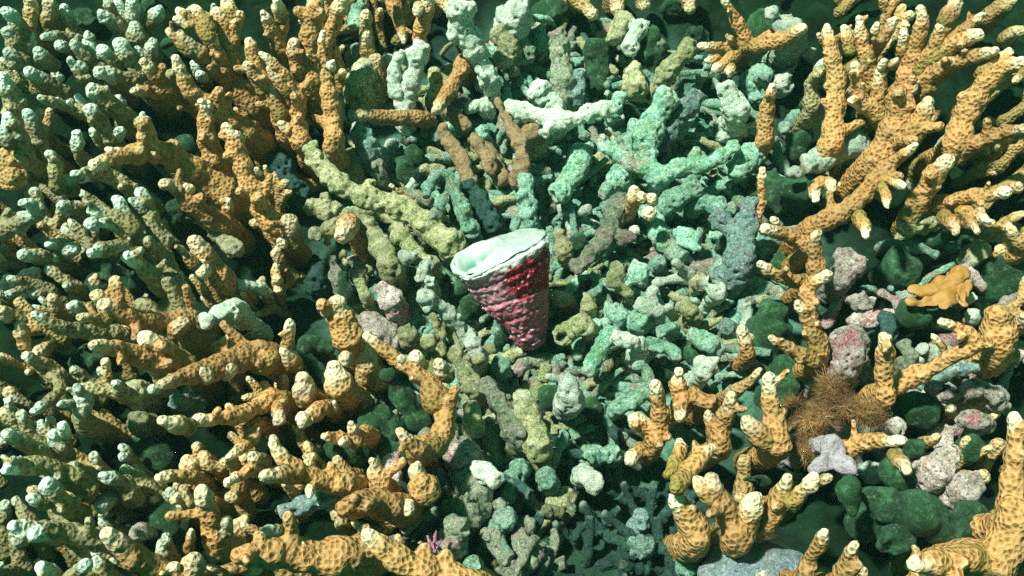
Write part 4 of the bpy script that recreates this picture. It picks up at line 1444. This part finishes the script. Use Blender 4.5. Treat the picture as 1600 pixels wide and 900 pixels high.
# the bed beneath: small sticks nobody could count, one mesh per tint
def bed(name, mt, cnt, region, label):
    V = []; Fc = []; off = 0
    for _ in range(cnt):
        px, py = region()
        p, _m = at(px, py, rng.uniform(0.0, 0.006)); az = rng.uniform(0, 6.283); L = rng.uniform(0.010, 0.030); r = rng.uniform(0.0015, 0.0036)
        dr = np.array([math.cos(az), math.sin(az), rng.uniform(-0.1, 0.45)]); dr /= np.linalg.norm(dr); bn = nrs.normal(0, 0.12, 3)*L
        S = np.array([[*(np.array(p)+dr*(f-0.5)*L+bn*math.sin(f*3.14)), r*(1.15-0.3*f)*(1+0.15*math.sin(f*9+az))] for f in np.linspace(0, 1, 7)])
        v, f, _t = tube(S, True); V.append(v); Fc += [tuple(a+off for a in q) for q in f]; off += len(v)
    V = np.vstack(V); V = V+0.0009*np.stack([vnoise(V/0.004, s) for s in (1, 2, 3)], 1)+0.0005*np.stack([vnoise(V/0.0018, s) for s in (4, 5, 6)], 1)
    me = np_mesh(name, V, Fc); o = link(name, me, M[mt]); o['kind'] = 'stuff'; o['label'] = label; o['category'] = 'coral rubble'
def centre_spot():
    while True:
        a = rng.uniform(0, 6.283); q = math.sqrt(rng.random()); px = 900+320*q*math.cos(a); py = 380+350*q*math.sin(a)
        if 0 < py < 740 and not (py > 600 and px > 1000) and not (px < 620 and (py < 200 or py > 560)): return px, py
bed('fine_teal_rubble', 'D', 620, centre_spot, 'fine teal broken coral sticks covering the floor of the hollow round the shell')
bed('fine_cream_rubble', 'E', 240, lambda: (lambda q: (q[0]-90, q[1]))(centre_spot()), 'fine yellowish broken coral sticks covering the floor left of the shell')
bed('fine_mixed_rubble', 'Q', 170, lambda: (rng.uniform(610, 860), rng.uniform(600, 900)), 'fine pinkish grey rubble covering the slope below the shell')
for L_ in list(frag.values())+list(fing.values()):
    for o in L_:
        if o.name not in used: bpy.data.objects.remove(o)

# ------------------------------------------------------------------ the top shell
def shell():
    A, mpp = at(836, 546, 0.016)
    nb = (Vector((1,0,0))*(-0.32)+UP*0.91-FWD*0.27).normalized()       # from the apex to the middle of the base
    H = 172*mpp; R = 77*mpp*1.0
    root = bpy.data.objects.new('top_shell', None); C.objects.link(root); root.location = A; root.empty_display_size = 0.01
    root['label'] = 'crimson and pink cone shaped sea shell wedged point down in the rubble, pearly mouth up'
    root['category'] = 'sea shell'
    q = nb.to_track_quat('Z', 'X'); root.rotation_euler = q.to_euler()
    inv = q.inverted()
    left = inv @ (Vector((-0.94, 0, 0))-UP*0.32); th0 = math.atan2(left.y, left.x)     # where the mouth is
    cl = inv @ (-FWD); thc = math.atan2(cl.y, cl.x); dth = (thc-th0+math.pi) % (2*math.pi)-math.pi
    thn = th0+0.50*dth                                  # the lip dips here: between the outer left and the front
    def notch(T): return np.exp(-(((T-thn+math.pi) % (2*math.pi)-math.pi)/0.62)**2)
    NT, NV = 180, 190; whorls = 6.0
    V = []; vv = []; 
    th = np.linspace(0, 2*math.pi, NT, endpoint=False); v = np.linspace(0.012, 1, NV)
    TH, VV = np.meshgrid(th, v)
    ph = (VV**0.72*whorls-(TH-th0)/(2*math.pi)); fr = ph-np.floor(ph)
    prof = R*(0.15*sstep(0, 0.05, VV)+0.85*VV**0.92)*(1+0.14*VV*(1-VV))
    whorl = (0.016*np.sin(np.pi*fr)**0.7-0.022*np.exp(-(np.minimum(fr, 1-fr)/0.07)**2))*R*(0.35+0.65*VV)
    kn = 0.5+0.5*np.cos(TH*22)
    knob = 0.02*R*np.exp(-((fr-0.80)/0.10)**2)*kn*(0.5+0.5*VV)
    rr = prof+whorl+knob
    # rounded periphery
    rr *= 1-0.06*sstep(0.955, 1.0, VV)
    P = np.stack([rr*np.cos(TH), rr*np.sin(TH), VV*H-0.20*R*notch(TH)*VV**9], 2).reshape(-1, 3)
    rad = np.stack([np.cos(TH), np.sin(TH), 0.2+0*TH], 2).reshape(-1, 3)
    f1, f2 = worley(P/0.0042, 3); 
    wart = np.clip(1-f1/0.42, 0, 1)**0.7*(hsh(*(np.floor(P/0.0055+500).astype(np.int64).T), 8) > 0.35)
    P = P+rad*(0.0009*vnoise(P/0.009, 1)+0.0005*vnoise(P/0.0042, 6)+0.0007*vnoise(P/0.002, 4)+0.0009*wart)[:,None]
    idx = np.arange(NT*NV).reshape(NV, NT); Fc = []
    a = idx[:-1]; b = idx[1:]; Fc = np.stack([a, np.roll(a, -1, 1), np.roll(b, -1, 1), b], 2).reshape(-1, 4)
    crust = sstep(0.0, 0.025, 0.60+0.05*vnoise(P/0.011, 21)+0.025*vnoise(P/0.004, 22)-VV.ravel())
    P = P+rad*(0.0011*crust)[:,None]
    me = np_mesh('spire', P, Fc); me.validate()
    fattr(me, 'v', VV.ravel()); fattr(me, 'wart', wart); fattr(me, 'crust', crust)
    fattr(me, 'suture', np.exp(-(np.minimum(fr, 1-fr)/0.06)**2).ravel())
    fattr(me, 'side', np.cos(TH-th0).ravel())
    m, nt, Pr = new_mat('crimson_shell'); nbd = NB(nt)
    vco = nbd.attr('v')
    vn = nbd.math('ADD', vco, nbd.math('MULTIPLY', nbd.math('SUBTRACT', nbd.noise(70, 3), 0.5), 0.22))
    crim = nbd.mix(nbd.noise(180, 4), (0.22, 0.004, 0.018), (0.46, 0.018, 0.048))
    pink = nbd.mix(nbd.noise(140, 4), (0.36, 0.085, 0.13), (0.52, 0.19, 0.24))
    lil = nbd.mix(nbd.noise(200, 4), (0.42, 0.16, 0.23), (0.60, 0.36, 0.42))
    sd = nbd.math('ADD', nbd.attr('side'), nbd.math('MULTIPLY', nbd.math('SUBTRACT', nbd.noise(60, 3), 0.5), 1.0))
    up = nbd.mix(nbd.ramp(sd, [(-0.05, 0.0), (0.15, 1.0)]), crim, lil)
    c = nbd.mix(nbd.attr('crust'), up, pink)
    c = nbd.mix(nbd.ramp(vn, [(0.1, 0.6), (0.25, 0.0)]), c, (0.22, 0.08, 0.16))
    c = nbd.mix(nbd.ramp(vn, [(0.885, 0.0), (0.93, 1.0)]), c, (0.66, 0.74, 0.68))
    c = nbd.mix(nbd.ramp(nbd.attr('wart'), [(0.45, 0.0), (0.75, 0.75)]), c, (0.80, 0.66, 0.74))
    sp = nbd.n('ShaderNodeTexVoronoi'); sp.inputs['Scale'].default_value = 420; nbd.l(nbd.coord(), sp.inputs['Vector'])
    c = nbd.mix(nbd.ramp(sp.outputs['Distance'], [(0.12, 0.85), (0.22, 0.0)]), c, (0.85, 0.8, 0.8))
    c = nbd.mix(nbd.ramp(nbd.noise(420, 4, 0.8), [(0.64, 0.0), (0.70, 0.8)]), c, nbd.mix(nbd.attr('v'), (0.2, 0.05, 0.08), (0.78, 0.70, 0.70)))
    c = nbd.mix(nbd.math('MULTIPLY', nbd.attr('suture'), 0.25), c, (0.12, 0.03, 0.05))
    nbd.l(c, Pr.inputs['Base Color']); Pr.inputs['Roughness'].default_value = 0.75; Pr.inputs['Specular IOR Level'].default_value = 0.25
    nbd.l(nbd.bump(nbd.noise(300, 6, 0.8), 0.0020, 0.9), Pr.inputs['Normal'])
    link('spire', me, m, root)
    # pearly base with the mouth
    NR = 46; rs = np.linspace(0.0, 1, NR)[1:]; TH, RR = np.meshgrid(th, rs)
    rim = rr[-1]
    X = RR*rim[None,:]*np.cos(TH); Y = RR*rim[None,:]*np.sin(TH)
    thm = th0+0.22*dth; u = (X*math.cos(thm)+Y*math.sin(thm))/R; w = (-X*math.sin(thm)+Y*math.cos(thm))/R
    dome = 0.13*R*np.sqrt(np.clip(1-RR**2, 0, 1))
    spiral = 0.006*R*np.cos(2*np.pi*(RR*5-(TH/(2*np.pi))))
    mouth = np.exp(-(((u-0.50)/0.33)**2+((w-0.0)/0.36)**2)**2)
    lip = np.exp(-((np.sqrt(((u-0.46)/0.50)**2+(w/0.58)**2)-1)/0.16)**2)
    pill = np.exp(-(((u+0.05)/0.13)**2+((w)/0.2)**2))
    Z = H-0.20*R*notch(TH)*RR**3+dome*(1-0.8*mouth)+spiral*(1-mouth)-0.30*R*mouth+0.06*R*lip*(u < 1.2)+0.03*R*pill
    P2 = np.stack([X, Y, Z], 2).reshape(-1, 3); P2[:,2] += 0.0006*vnoise(P2/0.007, 31)+0.0003*vnoise(P2/0.0025, 32)
    c0 = [0, 0, float(Z[0].mean())]
    idx = np.arange(NT*(NR-1)).reshape(NR-1, NT); a = idx[:-1]; b = idx[1:]
    Fq = np.stack([a, b, np.roll(b, -1, 1), np.roll(a, -1, 1)], 2).reshape(-1, 4).tolist()
    ci = len(P2); Fq = [tuple(f) for f in Fq]+[(ci, int(idx[0, k]), int(idx[0, (k+1) % NT])) for k in range(NT)]
    me2 = np_mesh('pearly_base', np.vstack([P2, c0]), Fq)
    fattr(me2, 'mouth', np.append(mouth.ravel(), 0))
    m2, nt, Pr = new_mat('pearl'); nbd = NB(nt)
    c = nbd.mix(nbd.noise(90, 3), (0.28, 0.42, 0.38), (0.42, 0.50, 0.45))
    c = nbd.mix(nbd.ramp(nbd.attr('mouth'), [(0.25, 0.0), (0.8, 1.0)]), c, (0.035, 0.20, 0.145))
    nbd.l(c, Pr.inputs['Base Color']); Pr.inputs['Roughness'].default_value = 0.3; Pr.inputs['Coat Weight'].default_value = 0.3
    nbd.l(nbd.bump(nbd.noise(250, 3), 0.0005, 0.5), Pr.inputs['Normal'])
    link('pearly_base', me2, m2, root)
    # thick outer lip: a curved rim bead round the left edge
    S = []
    for k, t in enumerate(np.linspace(-1.25, 1.05, 26)):
        rr_ = R*0.975; S.append((rr_*math.cos(th0+t), rr_*math.sin(th0+t), H+0.015*R-0.20*R*float(notch(np.array(th0+t))), 0.070*R*(1-0.45*abs(t)/1.25)))
    v, f, _ = tube(np.array(S), False); v = v+0.0008*np.stack([vnoise(v/0.006, s) for s in (1, 2, 3)], 1)
    link('outer_lip', np_mesh('outer_lip', v, f), m2, root)
shell()

# ------------------------------------------------------------------ fuzzy brown tuft of filamentous algae
def tuft():
    root = bpy.data.objects.new('fuzzy_algae_tuft', None); C.objects.link(root); root.empty_display_size = 0.01
    p0, mpp = at(1290, 680, 0.03); root.location = p0
    root['label'] = 'fuzzy brown tuft of filamentous algae in the lower right beside the white bent coral'; root['category'] = 'algae'
    m, nt, P = new_mat('brown_filament'); b = NB(nt)
    c = b.mix(b.ramp(b.noise(60, 3), [(0.35, 0.0), (0.65, 1.0)]), (0.06, 0.02, 0.006), (0.46, 0.29, 0.10))
    b.l(c, P.inputs['Base Color']); P.inputs['Roughness'].default_value = 0.8
    spots = [(1296,604,12,.060), (1300,622,13,.058), (1322,636,12,.060), (1342,646,12,.058), (1360,652,10,.054), (1290,650,15,.056), (1264,656,15,.052), (1242,640,12,.050), (1272,680,15,.045), (1254,700,12,.042), (1288,698,13,.042)]
    V = []; Fc = []
    for _ in range(8200):
        sx, sy, sr, h = rng.choice(spots)
        a = rng.uniform(0, 6.28); q = math.sqrt(rng.random())*sr*0.72
        p, _m = at(sx+q*math.cos(a), sy+q*math.sin(a), h-0.010*(q/sr)**2+rng.uniform(-0.006, 0.002)); p = p-p0
        d = Vector((math.cos(a)*q/sr*0.9+rng.gauss(0, .7), -math.sin(a)*q/sr*0.7+rng.gauss(0, .7), 0.5+rng.gauss(0, .6))).normalized()
        L = rng.uniform(0.003, 0.0105); w = rng.uniform(0.00008, 0.00018); k = len(V); n = 4
        s1 = d.cross(Vector((rng.gauss(0,1), rng.gauss(0,1), rng.gauss(0,1)))).normalized(); s2 = d.cross(s1)
        for i in range(n+1):
            t = i/n; ww = w*(1-0.7*t)
            for j in range(3):
                an = j*2.094; V.append(p+(s1*math.cos(an)+s2*math.sin(an))*ww)
            d = (d+Vector((rng.gauss(0,.4), rng.gauss(0,.4), rng.gauss(0,.4)))).normalized(); p = p+d*(L/n)
        for i in range(n):
            for j in range(3):
                a0 = k+i*3+j; a1 = k+i*3+(j+1) % 3; Fc.append((a0, a1, a1+3, a0+3))
    o = link('filaments', np_mesh('filaments', [tuple(q) for q in V], Fc), m, root); o['kind'] = 'stuff'
    V = []; Fc = []; off = 0
    for sx, sy, sr, h in spots:
        p, mp = at(sx, sy, h-0.012); p = p-p0; n1, n2 = 20, 12
        for i in range(n2+1):
            f = math.pi*i/n2
            for j in range(n1):
                g = 2*math.pi*j/n1; r = sr*mp*0.52*(1+0.18*math.sin(3*g+sx)+0.12*math.sin(5*f+2*g))
                V.append((p.x+r*math.sin(f)*math.cos(g), p.y+r*math.sin(f)*math.sin(g), p.z+r*0.8*math.cos(f)))
        for i in range(n2):
            for j in range(n1): Fc.append((off+i*n1+j, off+(i+1)*n1+j, off+(i+1)*n1+(j+1) % n1, off+i*n1+(j+1) % n1))
        off = len(V)
    link('tuft_core', np_mesh('tuft_core', V, Fc), m, root)
tuft()

# ------------------------------------------------------------------ blue striped shell at the bottom edge
def striped():
    p0, mpp = at(1184, 916, 0.026); R = 92*mpp
    NT, NR = 120, 40; th = np.linspace(0, 2*math.pi, NT, endpoint=False); rs = np.linspace(0.02, 1, NR)
    TH, RR = np.meshgrid(th, rs); rad = R*RR*(1+0.03*np.cos(TH*9)*RR**2)
    Z = R*0.36*np.sqrt(np.clip(1-RR**2*0.96, 0, 1))+R*R*0.05*np.sin(RR*30+np.sin(TH*2)*1.6)+0.02*R*np.cos(TH*17)*RR
    P = np.stack([rad*np.cos(TH)*1.05, rad*np.sin(TH)*0.78, Z], 2).reshape(-1, 3)
    P = P+0.0012*np.stack([vnoise(P/0.008, s) for s in (1, 2, 3)], 1)
    idx = np.arange(NT*NR).reshape(NR, NT); a = idx[:-1]; b = idx[1:]
    F_ = np.stack([a, b, np.roll(b, -1, 1), np.roll(a, -1, 1)], 2).reshape(-1, 4).tolist()+[idx[0].tolist()]
    me = np_mesh('striped_shell', P, F_); fattr(me, 'ring', np.append(RR.ravel(), [])[:len(P)])
    m, nt, Pr = new_mat('blue_stripes'); nb = NB(nt)
    w = nb.math('SINE', nb.math('MULTIPLY', nb.math('ADD', nb.attr('ring'), nb.math('MULTIPLY', nb.noise(60, 3), 0.35)), 22.0))
    c = nb.mix(nb.ramp(w, [(0.1, 0.0), (0.7, 1.0)]), (0.13, 0.22, 0.26), (0.24, 0.36, 0.40))
    c = nb.mix(nb.ramp(nb.noise(80, 4), [(0.52, 0.0), (0.62, 0.7)]), c, (0.42, 0.26, 0.28))
    c = nb.mix(nb.ramp(nb.noise(50, 4), [(0.52, 0.0), (0.66, 0.9)]), c, (0.10, 0.24, 0.10))
    nb.l(c, Pr.inputs['Base Color']); Pr.inputs['Roughness'].default_value = 0.6
    nb.l(nb.bump(nb.noise(300, 4, 0.7), 0.001, 0.8), Pr.inputs['Normal'])
    o = link('striped_shell', me, dead_mat('pale_blue_shell', (0.16, 0.26, 0.30), (0.36, 0.46, 0.50), (0.07, 0.20, 0.09), (0.10, 0.16, 0.17), 0.7, (0.30, 0.24, 0.27), (0.55, 0.64, 0.66))); o.location = p0
    o['label'] = 'dull pale blue ridged shell partly buried at the bottom edge right of centre'; o['category'] = 'sea shell'
striped()
bpy.context.view_layer.update()
seen = {}
for o in SC.objects:                                  # look-alikes that share a label share a group
    lb = o.get('label')
    if lb and o.get('group'): o['group'] = seen.setdefault(lb, o['group'])
# ------------------------------------------------------------------ the sea water itself
def water_haze():
    X0, X1, Y0, Y1, Z0, Z1 = -3.6, 3.6, -3.6, 3.6, -1.2, 0.75
    v = [(x, y, z) for z in (Z0, Z1) for y in (Y0, Y1) for x in (X0, X1)]
    f = [(0,2,3,1), (4,5,7,6), (0,1,5,4), (2,6,7,3), (0,4,6,2), (1,3,7,5)]
    me = bpy.data.meshes.new('haze'); me.from_pydata(v, [], f); me.update()
    m = bpy.data.materials.new('haze'); m.use_nodes = True; nt = m.node_tree
    nt.nodes.remove(nt.nodes['Principled BSDF']); o_ = nt.nodes['Material Output']
    pv = nt.nodes.new('ShaderNodeVolumePrincipled'); pv.inputs['Color'].default_value = (0.30, 0.92, 0.74, 1)
    pv.inputs['Density'].default_value = 0.028; nt.links.new(pv.outputs[0], o_.inputs['Volume'])
    o = link('haze', me, m); o['kind'] = 'stuff'
water_haze()
